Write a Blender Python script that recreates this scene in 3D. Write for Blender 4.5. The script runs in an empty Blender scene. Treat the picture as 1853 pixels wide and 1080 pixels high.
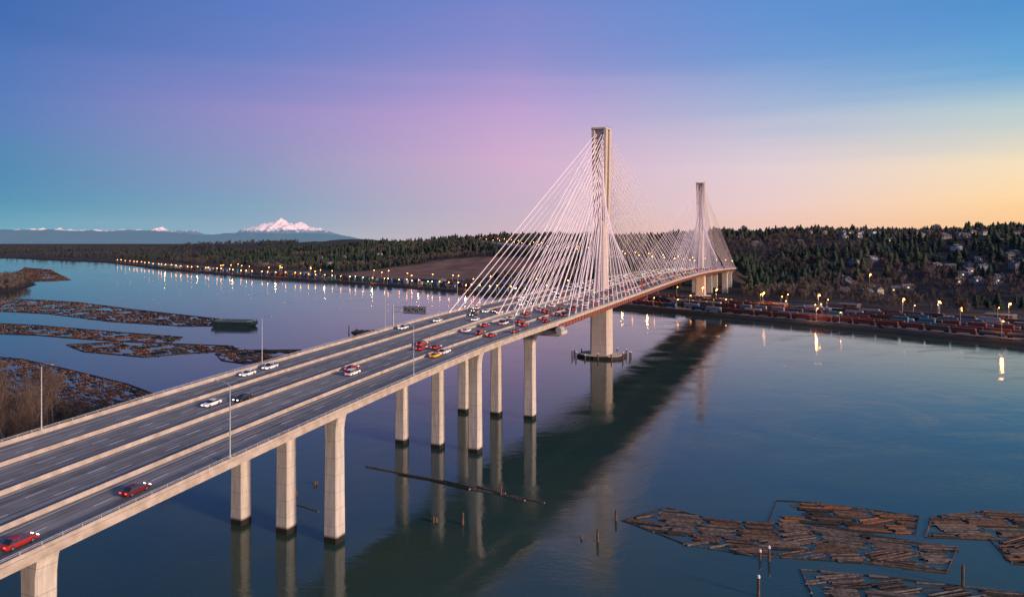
import bpy, bmesh, math, random
import numpy as np
from mathutils import Vector, Matrix
random.seed(7); RNG=np.random.RandomState(7)
sc=bpy.context.scene
COL=sc.collection
sc.view_settings.view_transform='Standard'; sc.view_settings.look='None'; sc.view_settings.exposure=0
# ------------------------------------------------------------------ helpers
def lin(c,k=1.0,sat=1.0):
    g=sum(c)/3.0; r=[]
    for v in c:
        v=(g+(v-g)*sat)/255.0
        r.append(k*(v/12.92 if v<=0.04045 else ((v+0.055)/1.055)**2.4))
    return (r[0],r[1],r[2],1.0)
class MB:
    def __init__(s): s.v=[]; s.f=[]; s.m=[]
    def add(s,vs,fs,m=0):
        b=len(s.v); s.v+= [tuple(p) for p in vs]
        for f in fs: s.f.append(tuple(i+b for i in f)); s.m.append(m)
    def box(s,c,d,m=0,yaw=0.0):
        cx,cy,cz=c; a,b,h=d[0]/2,d[1]/2,d[2]/2
        co,si=math.cos(yaw),math.sin(yaw); vs=[]
        for dz in(-h,h):
            for dx,dy in((-a,-b),(a,-b),(a,b),(-a,b)):
                vs.append((cx+dx*co-dy*si,cy+dx*si+dy*co,cz+dz))
        s.add(vs,[(3,2,1,0),(4,5,6,7),(0,1,5,4),(1,2,6,5),(2,3,7,6),(3,0,4,7)],m)
    def tube(s,p1,p2,r1,r2=None,n=6,m=0,caps=True):
        r2=r1 if r2 is None else r2
        p1=Vector(p1);p2=Vector(p2);d=(p2-p1)
        if d.length<1e-6:return
        d.normalize(); a=d.orthogonal().normalized(); b=d.cross(a)
        vs=[]
        for p,r in((p1,r1),(p2,r2)):
            for i in range(n):
                t=2*math.pi*i/n; vs.append(p+a*(r*math.cos(t))+b*(r*math.sin(t)))
        fs=[(i,(i+1)%n,n+(i+1)%n,n+i) for i in range(n)]
        if caps: fs+= [tuple(reversed(range(n))),tuple(range(n,2*n))]
        s.add(vs,fs,m)
    def loft(s,rings,m=0,caps=True):
        n=len(rings[0]); vs=[p for r in rings for p in r]; fs=[]
        for k in range(len(rings)-1):
            for i in range(n):
                j=(i+1)%n; fs.append((k*n+i,k*n+j,(k+1)*n+j,(k+1)*n+i))
        if caps: fs+= [tuple(reversed(range(n))),tuple(range((len(rings)-1)*n,len(rings)*n))]
        s.add(vs,fs,m)
    def sphere(s,c,r,m=0,n=6):
        vs=[(c[0],c[1],c[2]-r)];fs=[]
        for k in range(1,4):
            a=-math.pi/2+math.pi*k/4
            for i in range(n):
                t=2*math.pi*i/n; vs.append((c[0]+r*math.cos(a)*math.cos(t),c[1]+r*math.cos(a)*math.sin(t),c[2]+r*math.sin(a)))
        vs.append((c[0],c[1],c[2]+r)); L=len(vs)-1
        for i in range(n):
            j=(i+1)%n
            fs.append((0,1+j,1+i)); fs.append((L,1+2*n+i,1+2*n+j))
            for k in range(2): fs.append((1+k*n+i,1+k*n+j,1+(k+1)*n+j,1+(k+1)*n+i))
        s.add(vs,fs,m)
    def mesh(s,name,mats,fix=True):
        me=bpy.data.meshes.new(name); me.from_pydata(s.v,[],s.f)
        for m in mats: me.materials.append(m)
        me.polygons.foreach_set('material_index',s.m)
        if fix:
            bm=bmesh.new(); bm.from_mesh(me); bmesh.ops.recalc_face_normals(bm,faces=bm.faces); bm.to_mesh(me); bm.free()
        me.update(); return me
def link(name,data,parent=None,label=None,cat=None,group=None,kind=None,loc=(0,0,0),rz=0.0,color=None,scale=None):
    o=bpy.data.objects.new(name,data); COL.objects.link(o)
    o.location=loc; o.rotation_euler=(0,0,rz)
    if scale: o.scale=scale
    if parent is not None: o.parent=parent
    if label:o["label"]=label
    if cat:o["category"]=cat
    if group:o["group"]=group
    if kind:o["kind"]=kind
    if color:o.color=color
    return o
def nodes(name):
    m=bpy.data.materials.new(name); m.use_nodes=True; nt=m.node_tree
    return m,nt,nt.nodes,nt.links,nt.nodes['Principled BSDF']
def mat(name,c1,c2=None,scale=1.0,rough=0.7,metal=0.0,emit=None,es=0.0,bump=0.0,stretch=None,spec=0.3,detail=5):
    m,nt,N,L,b=nodes(name)
    b.inputs['Roughness'].default_value=rough; b.inputs['Metallic'].default_value=metal
    b.inputs['Specular IOR Level'].default_value=spec
    c1=(*c1[:3],1); b.inputs['Base Color'].default_value=c1
    if c2 is not None:
        c2=(*c2[:3],1)
        g=N.new('ShaderNodeNewGeometry'); mp=N.new('ShaderNodeMapping')
        L.new(g.outputs['Position'],mp.inputs[0])
        if stretch: mp.inputs['Scale'].default_value=stretch
        n=N.new('ShaderNodeTexNoise'); n.inputs['Scale'].default_value=scale; n.inputs['Detail'].default_value=detail
        L.new(mp.outputs[0],n.inputs['Vector'])
        r=N.new('ShaderNodeValToRGB'); r.color_ramp.elements[0].position=.35; r.color_ramp.elements[1].position=.65
        r.color_ramp.elements[0].color=c1; r.color_ramp.elements[1].color=c2
        L.new(n.outputs['Fac'],r.inputs[0]); L.new(r.outputs[0],b.inputs['Base Color'])
        if bump:
            bp=N.new('ShaderNodeBump'); bp.inputs['Strength'].default_value=bump; bp.inputs['Distance'].default_value=.3
            L.new(n.outputs['Fac'],bp.inputs['Height']); L.new(bp.outputs[0],b.inputs['Normal'])
    if emit: b.inputs['Emission Color'].default_value=(*emit[:3],1); b.inputs['Emission Strength'].default_value=es
    return m
def objcol(name,rough=.5,spec=.4,metal=0.0):
    m,nt,N,L,b=nodes(name)
    o=N.new('ShaderNodeObjectInfo'); n=N.new('ShaderNodeTexNoise'); n.inputs['Scale'].default_value=1.3; n.inputs['Detail'].default_value=4
    tc=N.new('ShaderNodeTexCoord'); L.new(tc.outputs['Object'],n.inputs['Vector'])
    mr=N.new('ShaderNodeMapRange'); mr.inputs['To Min'].default_value=.75; mr.inputs['To Max'].default_value=1.15; L.new(n.outputs['Fac'],mr.inputs['Value'])
    mx=N.new('ShaderNodeVectorMath'); mx.operation='SCALE'; L.new(o.outputs['Color'],mx.inputs[0]); L.new(mr.outputs[0],mx.inputs['Scale'])
    L.new(mx.outputs[0],b.inputs['Base Color']); b.inputs['Roughness'].default_value=rough; b.inputs['Specular IOR Level'].default_value=spec; b.inputs['Metallic'].default_value=metal
    return m
def _h(ix,iy,sd):
    n=np.sin(ix*127.1+iy*311.7+sd*74.7)*43758.5453
    return n-np.floor(n)
def vn(x,y,sd=0):
    ix=np.floor(x);iy=np.floor(y);fx=x-ix;fy=y-iy
    fx=fx*fx*(3-2*fx);fy=fy*fy*(3-2*fy)
    return (_h(ix,iy,sd)*(1-fx)+_h(ix+1,iy,sd)*fx)*(1-fy)+(_h(ix,iy+1,sd)*(1-fx)+_h(ix+1,iy+1,sd)*fx)*fy
def fbm(x,y,sd=0,o=4):
    r=0;a=.5
    for k in range(o): r=r+a*vn(x*2**k,y*2**k,sd+k); a*=.5
    return r
def ridged(x,y,sd=0,o=5):
    r=0;a=.5
    for k in range(o):
        n=1-np.abs(2*vn(x*2**k,y*2**k,sd+k)-1); r=r+a*n*n; a*=.52
    return r
def sst(a,b,x):
    t=np.clip((x-a)/(b-a),0,1); return t*t*(3-2*t)
EYE=75.0
def survey(bx,by):   # ground point from surveyed bearing / depression (water level)
    Y=1290*EYE/(by-435.0); return ((bx-926)/1290.0*Y,Y)
# ------------------------------------------------------------------ alignment of the bridge
TH0=math.radians(22.4); T1=(57.9,460.7)
SS=np.arange(-520,2101,5.0)
HD=np.where(SS<600,TH0,np.where(SS<1000,TH0+(SS-600)/400*(math.radians(-25)-TH0),math.radians(-25)))
i0=int(np.where(SS==0)[0][0])
PX=np.zeros(len(SS));PY=np.zeros(len(SS));PX[i0],PY[i0]=T1
for i in range(i0+1,len(SS)):
    h=(HD[i]+HD[i-1])/2; PX[i]=PX[i-1]+5*math.sin(h);PY[i]=PY[i-1]+5*math.cos(h)
for i in range(i0-1,-1,-1):
    h=(HD[i]+HD[i+1])/2; PX[i]=PX[i+1]-5*math.sin(h);PY[i]=PY[i+1]-5*math.cos(h)
zt=[(-520,22.0),(-470,26.2),(-387,32.1),(-345,34.9),(-285,38.3),(-217,40.9),(-150,42.4),(0,44),(120,45),(235,44.5),(350,42.7),(470,40),(660,34.5),(800,32.5),(950,34),(1300,48),(1800,70),(2100,80)]
ZT=np.interp(SS,[a for a,b in zt],[b for a,b in zt])-0.8
k=np.ones(13)/13; ZP=np.convolve(np.pad(ZT,6,mode='edge'),k,mode='valid'); ZT=ZP
ZT[:6]=ZT[6]-(np.arange(6,0,-1))*0.35
def zd(s): return float(np.interp(s,SS,ZT))
def gs(s): return float(3.5*sst(-245,-150,np.array(s)))
def pt(s,W,z=0.0,absz=False):
    x=float(np.interp(s,SS,PX));y=float(np.interp(s,SS,PY));h=float(np.interp(s,SS,HD))
    w=W+(-2*min(-s/300.0,1.4) if s<0 else 0)
    return (x+math.cos(h)*w,y-math.sin(h)*w,z if absz else zd(s)+z)
def hd(s): return float(np.interp(s,SS,HD))
def HW(s): return 26+gs(s)
def srange(a,b,st=5.0):
    n=max(1,int(math.ceil((b-a)/st))); return [a+(b-a)*i/n for i in range(n+1)]
# ------------------------------------------------------------------ materials
def concrete(name,c1,c2):
    m,nt,N,L,b=nodes(name); b.inputs['Roughness'].default_value=.85; b.inputs['Specular IOR Level'].default_value=.2
    g=N.new('ShaderNodeNewGeometry'); sep=N.new('ShaderNodeSeparateXYZ'); L.new(g.outputs['Position'],sep.inputs[0])
    n=N.new('ShaderNodeTexNoise'); n.inputs['Scale'].default_value=.35; n.inputs['Detail'].default_value=8; n.inputs['Roughness'].default_value=.7
    mp=N.new('ShaderNodeMapping'); mp.inputs['Scale'].default_value=(2.6,2.6,.3); L.new(g.outputs['Position'],mp.inputs[0]); L.new(mp.outputs[0],n.inputs['Vector'])
    r=N.new('ShaderNodeValToRGB'); r.color_ramp.elements[0].position=.3; r.color_ramp.elements[1].position=.66
    r.color_ramp.elements[0].color=(*c1,1); r.color_ramp.elements[1].color=(*c2,1); L.new(n.outputs['Fac'],r.inputs[0])
    mm=N.new('ShaderNodeMath'); mm.operation='MODULO'; mm.inputs[1].default_value=4.2; L.new(sep.outputs['Z'],mm.inputs[0])
    lt=N.new('ShaderNodeMath'); lt.operation='LESS_THAN'; lt.inputs[1].default_value=.14; L.new(mm.outputs[0],lt.inputs[0])
    x1=N.new('ShaderNodeMix'); x1.data_type='RGBA'; x1.blend_type='MULTIPLY'; L.new(lt.outputs[0],x1.inputs[0]); L.new(r.outputs[0],x1.inputs[6]); x1.inputs[7].default_value=(.68,.66,.64,1)
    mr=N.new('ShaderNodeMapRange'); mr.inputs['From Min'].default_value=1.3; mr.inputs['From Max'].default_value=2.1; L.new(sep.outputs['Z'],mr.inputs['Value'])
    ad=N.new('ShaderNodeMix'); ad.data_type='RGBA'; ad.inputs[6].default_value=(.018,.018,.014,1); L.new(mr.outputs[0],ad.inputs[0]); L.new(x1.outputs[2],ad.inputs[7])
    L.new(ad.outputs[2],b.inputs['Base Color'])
    bp=N.new('ShaderNodeBump'); bp.inputs['Strength'].default_value=.25; bp.inputs['Distance'].default_value=.08; L.new(n.outputs['Fac'],bp.inputs['Height']); L.new(bp.outputs[0],b.inputs['Normal'])
    return m
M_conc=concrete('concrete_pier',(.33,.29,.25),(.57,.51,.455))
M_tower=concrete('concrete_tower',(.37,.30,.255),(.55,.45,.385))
M_barr=mat('barrier_concrete',(.31,.25,.20),(.44,.365,.30),.5,rough=.85,bump=.1)
M_slab=mat('deck_concrete',(.36,.32,.28),(.48,.43,.38),.4,rough=.9)
M_steel=mat('red_brown_steel',(.16,.05,.038),(.24,.085,.065),.8,rough=.6)
M_metal=mat('galvanised_metal',(.32,.32,.33),(.42,.42,.42),2,rough=.5,metal=.2)
M_cable=mat('cable_sheath',(.88,.74,.76),rough=.45)
M_dark=mat('dark_timber',(.018,.014,.012),(.05,.038,.03),1.5,rough=.85)
M_pile=mat('timber_pile',(.05,.03,.022),(.15,.085,.055),3,rough=.85,stretch=(1,1,.2))
M_cap=mat('white_cap',(.65,.64,.62),rough=.6)
M_tyre=mat('tyre_rubber',(.02,.02,.02),rough=.8)
M_glass=mat('tinted_glass',(.015,.02,.025),rough=.08,spec=.8)
M_head=mat('headlight_lit',(.8,.8,.75),emit=(1,.86,.66),es=6)
M_tail=mat('tail_light_lit',(.5,.02,.01),emit=(1,.07,.02),es=3)
M_paint=objcol('coloured_paint',.35,.5)
M_wall=objcol('painted_cladding',.8,.2)
M_roof=mat('shingle_roof',(.06,.06,.065),(.17,.155,.15),.05,rough=.9)
M_win=mat('window_glass',(.02,.025,.03),rough=.15,spec=.7)
M_lit=mat('lit_window',(.8,.6,.3),emit=(1,.62,.25),es=1.6)
M_lamp=mat('lamp_glow_orange',(.9,.5,.2),emit=(1,.30,.04),es=40)
M_lampw=mat('lamp_glow_white',(.9,.8,.7),emit=(1,.45,.13),es=30)
M_lens=mat('lamp_lens',(.5,.5,.48),rough=.3)
M_bark=mat('grey_bark',(.07,.052,.042),(.14,.10,.085),1.2,rough=.9)
M_twig=mat('brown_twigs',(.06,.04,.032),(.12,.08,.062),.12,rough=.9)
def asphalt():
    m,nt,N,L,b=nodes('asphalt'); b.inputs['Roughness'].default_value=.7; b.inputs['Specular IOR Level'].default_value=.25
    uv=N.new('ShaderNodeUVMap'); uv.uv_map='UVMap'
    mp=N.new('ShaderNodeMapping'); mp.inputs['Scale'].default_value=(1.1,.012,1); L.new(uv.outputs[0],mp.inputs[0])
    n=N.new('ShaderNodeTexNoise'); n.inputs['Scale'].default_value=1; n.inputs['Detail'].default_value=4; L.new(mp.outputs[0],n.inputs['Vector'])
    n2=N.new('ShaderNodeTexNoise'); n2.inputs['Scale'].default_value=.25; n2.inputs['Detail'].default_value=8; L.new(uv.outputs[0],n2.inputs['Vector'])
    a=N.new('ShaderNodeMath'); a.operation='ADD'; L.new(n.outputs['Fac'],a.inputs[0]); 
    q=N.new('ShaderNodeMath'); q.operation='MULTIPLY'; q.inputs[1].default_value=.35; L.new(n2.outputs['Fac'],q.inputs[0]); L.new(q.outputs[0],a.inputs[1])
    r=N.new('ShaderNodeValToRGB'); r.color_ramp.elements[0].position=.48; r.color_ramp.elements[1].position=.84
    r.color_ramp.elements[0].color=(.088,.088,.090,1); r.color_ramp.elements[1].color=(.27,.25,.235,1); L.new(a.outputs[0],r.inputs[0]); L.new(r.outputs[0],b.inputs['Base Color'])
    return m
M_asph=asphalt()
M_mark=mat('road_paint',(.62,.60,.56),(.75,.73,.70),.6,rough=.7)
# ------------------------------------------------------------------ world / sky
w=bpy.data.worlds.new("World"); sc.world=w; w.use_nodes=True
N=w.node_tree.nodes; L=w.node_tree.links; bg=N['Background']
tc=N.new('ShaderNodeTexCoord'); nm=N.new('ShaderNodeVectorMath'); nm.operation='NORMALIZE'; L.new(tc.outputs['Generated'],nm.inputs[0])
sp=N.new('ShaderNodeSeparateXYZ'); L.new(nm.outputs[0],sp.inputs[0])
az=N.new('ShaderNodeMath'); az.operation='ARCTAN2'; L.new(sp.outputs[0],az.inputs[0]); L.new(sp.outputs[1],az.inputs[1])
el=N.new('ShaderNodeMath'); el.operation='ARCSINE'; L.new(sp.outputs[2],el.inputs[0])
nz=N.new('ShaderNodeTexNoise'); nz.inputs['Scale'].default_value=2.2; nz.inputs['Detail'].default_value=5
mpn=N.new('ShaderNodeMapping'); mpn.inputs['Scale'].default_value=(1,1,16); L.new(nm.outputs[0],mpn.inputs[0]); L.new(mpn.outputs[0],nz.inputs['Vector'])
nr=N.new('ShaderNodeMapRange'); nr.inputs['To Min'].default_value=-.014; nr.inputs['To Max'].default_value=.014; L.new(nz.outputs['Fac'],nr.inputs['Value'])
ea=N.new('ShaderNodeMath'); ea.operation='MULTIPLY_ADD'; L.new(el.outputs[0],ea.inputs[0]); ea.inputs[1].default_value=1/(math.pi/2); L.new(nr.outputs[0],ea.inputs[2])
EL=[0.0,.0085,.032,.066,.114,.162,.206,.36,1.0]
ZN=(100,118,148)
cols=[
(-180,1,1.9,[(150,135,145),(145,133,148),(135,128,150),(125,122,158),(105,115,165),(90,106,165),(80,98,160),(70,88,150),ZN]),
(-90,1,1.35,[(105,145,165),(98,140,165),(88,130,165),(82,120,165),(78,112,168),(70,102,165),(60,94,160),(52,84,142),ZN]),
(-35.7,.812,1.05,[(122,170,188),(110,166,186),(84,148,180),(80,136,180),(88,126,187),(76,115,186),(62,106,176),(50,94,150),ZN]),
(-19.8,.94,1.05,[(154,176,190),(145,171,190),(126,159,188),(138,148,190),(146,138,196),(104,126,195),(88,120,195),(58,100,156),ZN]),
(0,1,1.05,[(204,176,187),(201,176,189),(197,174,195),(207,169,202),(188,157,206),(138,138,202),(116,130,201),(70,106,162),ZN]),
(19.8,.94,1.05,[(236,186,162),(236,191,172),(232,199,196),(222,202,208),(166,180,211),(110,152,211),(90,141,210),(66,112,166),ZN]),
(35.7,.812,1.05,[(246,184,122),(249,192,134),(254,213,158),(244,220,182),(178,201,206),(98,163,212),(76,143,206),(66,114,168),ZN]),
(75,.8,2.1,[(255,160,90),(255,170,98),(255,196,126),(250,212,160),(225,212,195),(170,185,210),(130,160,206),(90,115,168),ZN]),
(130,.9,2.9,[(245,175,125),(245,178,130),(230,175,145),(205,170,165),(170,155,185),(135,138,180),(110,122,175),(80,100,155),ZN]),
(180,1,1.9,[(150,135,145),(145,133,148),(135,128,150),(125,122,158),(105,115,165),(90,106,165),(80,98,160),(70,88,150),ZN])]
prev=None;pa=None
for a,scl,kk,cs in cols:
    r=N.new('ShaderNodeValToRGB'); cr=r.color_ramp; cr.interpolation='LINEAR'
    while len(cr.elements)<len(cs): cr.elements.new(.5)
    pos=[e*scl if e<.3 else e for e in EL]
    for i,c in enumerate(cs): cr.elements[i].position=pos[i]
    for i,c in enumerate(cs): cr.elements[i].color=lin(c,kk if i<8 else 1,.93)
    L.new(ea.outputs[0],r.inputs[0])
    if prev is None: prev=r.outputs[0]
    else:
        mr=N.new('ShaderNodeMapRange'); mr.interpolation_type='LINEAR'; mr.inputs['From Min'].default_value=math.radians(pa); mr.inputs['From Max'].default_value=math.radians(a)
        L.new(az.outputs[0],mr.inputs['Value'])
        mx=N.new('ShaderNodeMix'); mx.data_type='RGBA'; L.new(mr.outputs[0],mx.inputs[0]); L.new(prev,mx.inputs[6]); L.new(r.outputs[0],mx.inputs[7]); prev=mx.outputs[2]
    pa=a
L.new(prev,bg.inputs['Color']); bg.inputs['Strength'].default_value=1.0
sd=bpy.data.lights.new('sun','SUN'); sd.energy=4.9; sd.angle=math.radians(8); sd.color=(1,.73,.53)
so=bpy.data.objects.new('sun',sd); COL.objects.link(so)
SA=math.radians(125); SE=math.radians(14)
dirv=Vector((-math.sin(SA)*math.cos(SE),-math.cos(SA)*math.cos(SE),-math.sin(SE)))
so.rotation_euler=dirv.to_track_quat('-Z','Y').to_euler()
# ------------------------------------------------------------------ camera
cd=bpy.data.cameras.new('camera'); cam=bpy.data.objects.new('camera',cd); COL.objects.link(cam); sc.camera=cam
cd.sensor_width=36; cd.lens=36*1290/1853; cd.shift_y=-105/1853; cd.clip_end=120000; cd.clip_start=1
cam.location=(0,0,EYE); cam.rotation_euler=(math.radians(90),0,0)
# ------------------------------------------------------------------ terrain
FAR=[(900,-200),(520,330),(360,501),(301,576),(200,691),(114,800),(20,915),(-68,1018),(-204,1166),(-380,1320),(-572,1488),(-900,1840),(-1380,2419),(-2000,2900),(-4000,3900),(-45000,7000)]
SOUTH=FAR+[(-45000,45000),(45000,45000),(45000,-200)]
NEARS=[(-300,120),(-170,175),(-104,222),(-124,258),(-150,300),(-176,316),(-215,326),(-285,352),(-460,470),(-690,800),(-700,950),(-730,1050),(-800,1200),(-900,1330),(-1010,1390),(-1500,1650),(-3000,2750),(-45000,5500)]
NORTH=NEARS+[(-45000,120)]
def sdist(x,y,poly,line):
    x=np.asarray(x,float);y=np.asarray(y,float)
    inside=np.zeros(x.shape,bool); n=len(poly)
    for i in range(n):
        x1,y1=poly[i];x2,y2=poly[(i+1)%n]
        if y1==y2: continue
        c=((y1>y)!=(y2>y))&(x<(x2-x1)*(y-y1)/(y2-y1)+x1); inside^=c
    d=np.full(x.shape,1e9)
    for i in range(len(line)-1):
        x1,y1=line[i];x2,y2=line[i+1];dx,dy=x2-x1,y2-y1
        t=np.clip(((x-x1)*dx+(y-y1)*dy)/(dx*dx+dy*dy),0,1)
        d=np.minimum(d,np.hypot(x-x1-t*dx,y-y1-t*dy))
    return np.where(inside,d,-d)
rs=np.arange(745,2050,20.0); RX=np.interp(rs,SS,PX);RY=np.interp(rs,SS,PY);RZ=np.interp(rs,SS,ZT)
def height(x,y):
    x=np.asarray(x,float);y=np.asarray(y,float)
    dS=sdist(x,y,SOUTH,FAR); dN=sdist(x,y,NORTH,NEARS)
    wob=(fbm(x/35,y/35,3)-.47)*10
    bank=lambda d:np.clip((d+wob)*.42,-4,3.2)
    base=np.maximum(bank(dS),bank(dN)*.8)
    amp=66+12*sst(-100,700,x)
    amp=amp*sst(-1850,-950,x+ (y-2200)*.25)
    amp=amp*(.66+.75*fbm(x/420+5,y/500,9,3))
    far=1-.75*sst(3500,7000,y)
    h=amp*sst(190,1050,dS)*far
    h=h+(fbm(x/120,y/120,21)-.47)*16*sst(170,420,dS)*sst(-1900,-1200,x)
    h=h+6*(fbm(x/900,y/900,30)-.4)*sst(400,1500,dS)
    z=base+np.where(dS>0,h,0)+np.where(dN>0,(fbm(x/60,y/60,5)-.3)*4*sst(5,60,dN),0)
    d=np.full(x.shape,1e9);zz=np.zeros(x.shape)
    for a,b,c in zip(RX,RY,RZ):
        q=np.hypot(x-a,y-b); k=q<d; d=np.where(k,q,d); zz=np.where(k,c,zz)
    wgt=1-sst(36,90,d); z=z*(1-wgt)+(zz-.6)*wgt
    return z,dS,dN,d
def axis(lo,hi,a,b,st,g=1.13):
    core=list(np.arange(a,b+.1,st)); s=st;v=b
    while v<hi: s*=g; v+=s; core.append(v)
    s=st;v=a
    while v>lo: s*=g; v-=s; core.insert(0,v)
    return np.array(core)
xs=axis(-42000,42000,-1500,1100,9); ys=axis(-100,42000,150,2100,9)
GX,GY=np.meshgrid(xs,ys); GZ,DS,DN,DR=height(GX,GY)
def gridmesh(name,X,Y,Z,m,smooth=True):
    ny,nx=X.shape; v=np.stack([X.ravel(),Y.ravel(),Z.ravel()],1)
    idx=np.arange(nx*ny).reshape(ny,nx)
    f=np.stack([idx[:-1,:-1].ravel(),idx[:-1,1:].ravel(),idx[1:,1:].ravel(),idx[1:,:-1].ravel()],1)
    me=bpy.data.meshes.new(name); me.vertices.add(len(v)); me.vertices.foreach_set('co',v.ravel())
    me.loops.add(f.size); me.loops.foreach_set('vertex_index',f.ravel().astype(np.int32))
    me.polygons.add(len(f)); me.polygons.foreach_set('loop_start',(np.arange(len(f))*4).astype(np.int32))
    me.update(calc_edges=True); me.validate(); me.materials.append(m)
    if smooth: me.polygons.foreach_set('use_smooth',[True]*len(me.polygons))
    return me
def ground_mat():
    m,nt,N,L,b=nodes('ground_cover'); b.inputs['Roughness'].default_value=.95; b.inputs['Specular IOR Level'].default_value=.1
    g=N.new('ShaderNodeNewGeometry'); n=N.new('ShaderNodeTexNoise'); n.inputs['Scale'].default_value=.02; n.inputs['Detail'].default_value=9; n.inputs['Roughness'].default_value=.7
    L.new(g.outputs['Position'],n.inputs['Vector'])
    r=N.new('ShaderNodeValToRGB'); e=r.color_ramp.elements; e[0].position=.35; e[0].color=(.026,.024,.022,1); e[1].position=.7; e[1].color=(.10,.082,.068,1)
    q=e.new(.52); q.color=(.055,.045,.038,1)
    L.new(n.outputs['Fac'],r.inputs[0])
    sep=N.new('ShaderNodeSeparateXYZ'); L.new(g.outputs['Position'],sep.inputs[0])
    vd=N.new('ShaderNodeVectorMath'); vd.operation='SUBTRACT'; L.new(g.outputs['Position'],vd.inputs[0]); vd.inputs[1].default_value=(-130,1560,20)
    vs=N.new('ShaderNodeVectorMath'); vs.operation='MULTIPLY'; L.new(vd.outputs[0],vs.inputs[0]); vs.inputs[1].default_value=(1/230,1/230,0)
    ln=N.new('ShaderNodeVectorMath'); ln.operation='LENGTH'; L.new(vs.outputs[0],ln.inputs[0])
    mr=N.new('ShaderNodeMapRange'); mr.inputs['From Min'].default_value=1.1; mr.inputs['From Max'].default_value=.9; L.new(ln.outputs['Value'],mr.inputs['Value'])
    r2=N.new('ShaderNodeValToRGB'); r2.color_ramp.elements[0].position=.35; r2.color_ramp.elements[1].position=.65; r2.color_ramp.elements[0].color=(.12,.066,.05,1); r2.color_ramp.elements[1].color=(.23,.135,.10,1); L.new(n.outputs['Fac'],r2.inputs[0])
    mx=N.new('ShaderNodeMix'); mx.data_type='RGBA'; L.new(mr.outputs[0],mx.inputs[0]); L.new(r.outputs[0],mx.inputs[6]); L.new(r2.outputs[0],mx.inputs[7])
    mz=N.new('ShaderNodeMapRange'); mz.inputs['From Min'].default_value=1.2; mz.inputs['From Max'].default_value=2.8; L.new(sep.outputs[2],mz.inputs['Value'])
    my=N.new('ShaderNodeMix'); my.data_type='RGBA'; L.new(mz.outputs[0],my.inputs[0]); my.inputs[6].default_value=(.025,.022,.02,1); L.new(mx.outputs[2],my.inputs[7])
    L.new(my.outputs[2],b.inputs['Base Color']); 
    return m
link('terrain',gridmesh('terrain',GX,GY,GZ,ground_mat()),kind='structure',label='brown wooded river banks and hills beside the water',cat='ground')
def hz(x,y):
    return height(np.array([x]),np.array([y]))[0][0]
def water_mat():
    m,nt,N,L,b=nodes('river_water'); b.inputs['IOR'].default_value=1.40; b.inputs['Specular IOR Level'].default_value=.5
    b.inputs['Specular Tint'].default_value=(.84,1.0,.96,1)
    g=N.new('ShaderNodeNewGeometry')
    n1=N.new('ShaderNodeTexNoise'); n1.inputs['Scale'].default_value=.013; n1.inputs['Detail'].default_value=6; n1.inputs['Distortion'].default_value=1.2; L.new(g.outputs['Position'],n1.inputs['Vector'])
    mr=N.new('ShaderNodeMapRange'); mr.inputs['From Min'].default_value=.35; mr.inputs['From Max'].default_value=.68; mr.inputs['To Min'].default_value=.015; mr.inputs['To Max'].default_value=.06; L.new(n1.outputs['Fac'],mr.inputs['Value']); L.new(mr.outputs[0],b.inputs['Roughness'])
    rc=N.new('ShaderNodeValToRGB'); rc.color_ramp.elements[0].position=.35; rc.color_ramp.elements[1].position=.7; rc.color_ramp.elements[0].color=(.018,.048,.048,1); rc.color_ramp.elements[1].color=(.036,.058,.040,1); L.new(n1.outputs['Fac'],rc.inputs[0]); L.new(rc.outputs[0],b.inputs['Base Color'])
    mp=N.new('ShaderNodeMapping'); mp.inputs['Scale'].default_value=(.5,1,1); mp.inputs['Rotation'].default_value=(0,0,.5); L.new(g.outputs['Position'],mp.inputs[0])
    n2=N.new('ShaderNodeTexNoise'); n2.inputs['Scale'].default_value=.9; n2.inputs['Detail'].default_value=5; n2.inputs['Roughness'].default_value=.6; L.new(mp.outputs[0],n2.inputs['Vector'])
    n3=N.new('ShaderNodeTexNoise'); n3.inputs['Scale'].default_value=.07; n3.inputs['Detail'].default_value=4; n3.inputs['Distortion'].default_value=2; L.new(g.outputs['Position'],n3.inputs['Vector'])
    n4=N.new('ShaderNodeTexNoise'); n4.inputs['Scale'].default_value=.022; n4.inputs['Detail'].default_value=5; n4.inputs['Distortion'].default_value=2.5; L.new(mp.outputs[0],n4.inputs['Vector'])
    m1=N.new('ShaderNodeMapRange'); m1.inputs['From Min'].default_value=.44; m1.inputs['From Max'].default_value=.64; m1.inputs['To Min'].default_value=.035; m1.inputs['To Max'].default_value=.26; L.new(n4.outputs['Fac'],m1.inputs['Value'])
    bp=N.new('ShaderNodeBump'); bp.inputs['Distance'].default_value=.25; L.new(m1.outputs[0],bp.inputs['Strength']); L.new(n2.outputs['Fac'],bp.inputs['Height'])
    bp2=N.new('ShaderNodeBump'); bp2.inputs['Strength'].default_value=.10; bp2.inputs['Distance'].default_value=.45; L.new(n3.outputs['Fac'],bp2.inputs['Height']); L.new(bp.outputs[0],bp2.inputs['Normal']); L.new(bp2.outputs[0],b.inputs['Normal'])
    return m
mb=MB(); mb.add([(-45000,-1500,0),(45000,-1500,0),(45000,45000,0),(-45000,45000,0)],[(0,1,2,3)])
link('river_water',mb.mesh('river_water',[water_mat()]),kind='structure',label='calm dark blue river reflecting the evening sky',cat='water')
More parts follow.
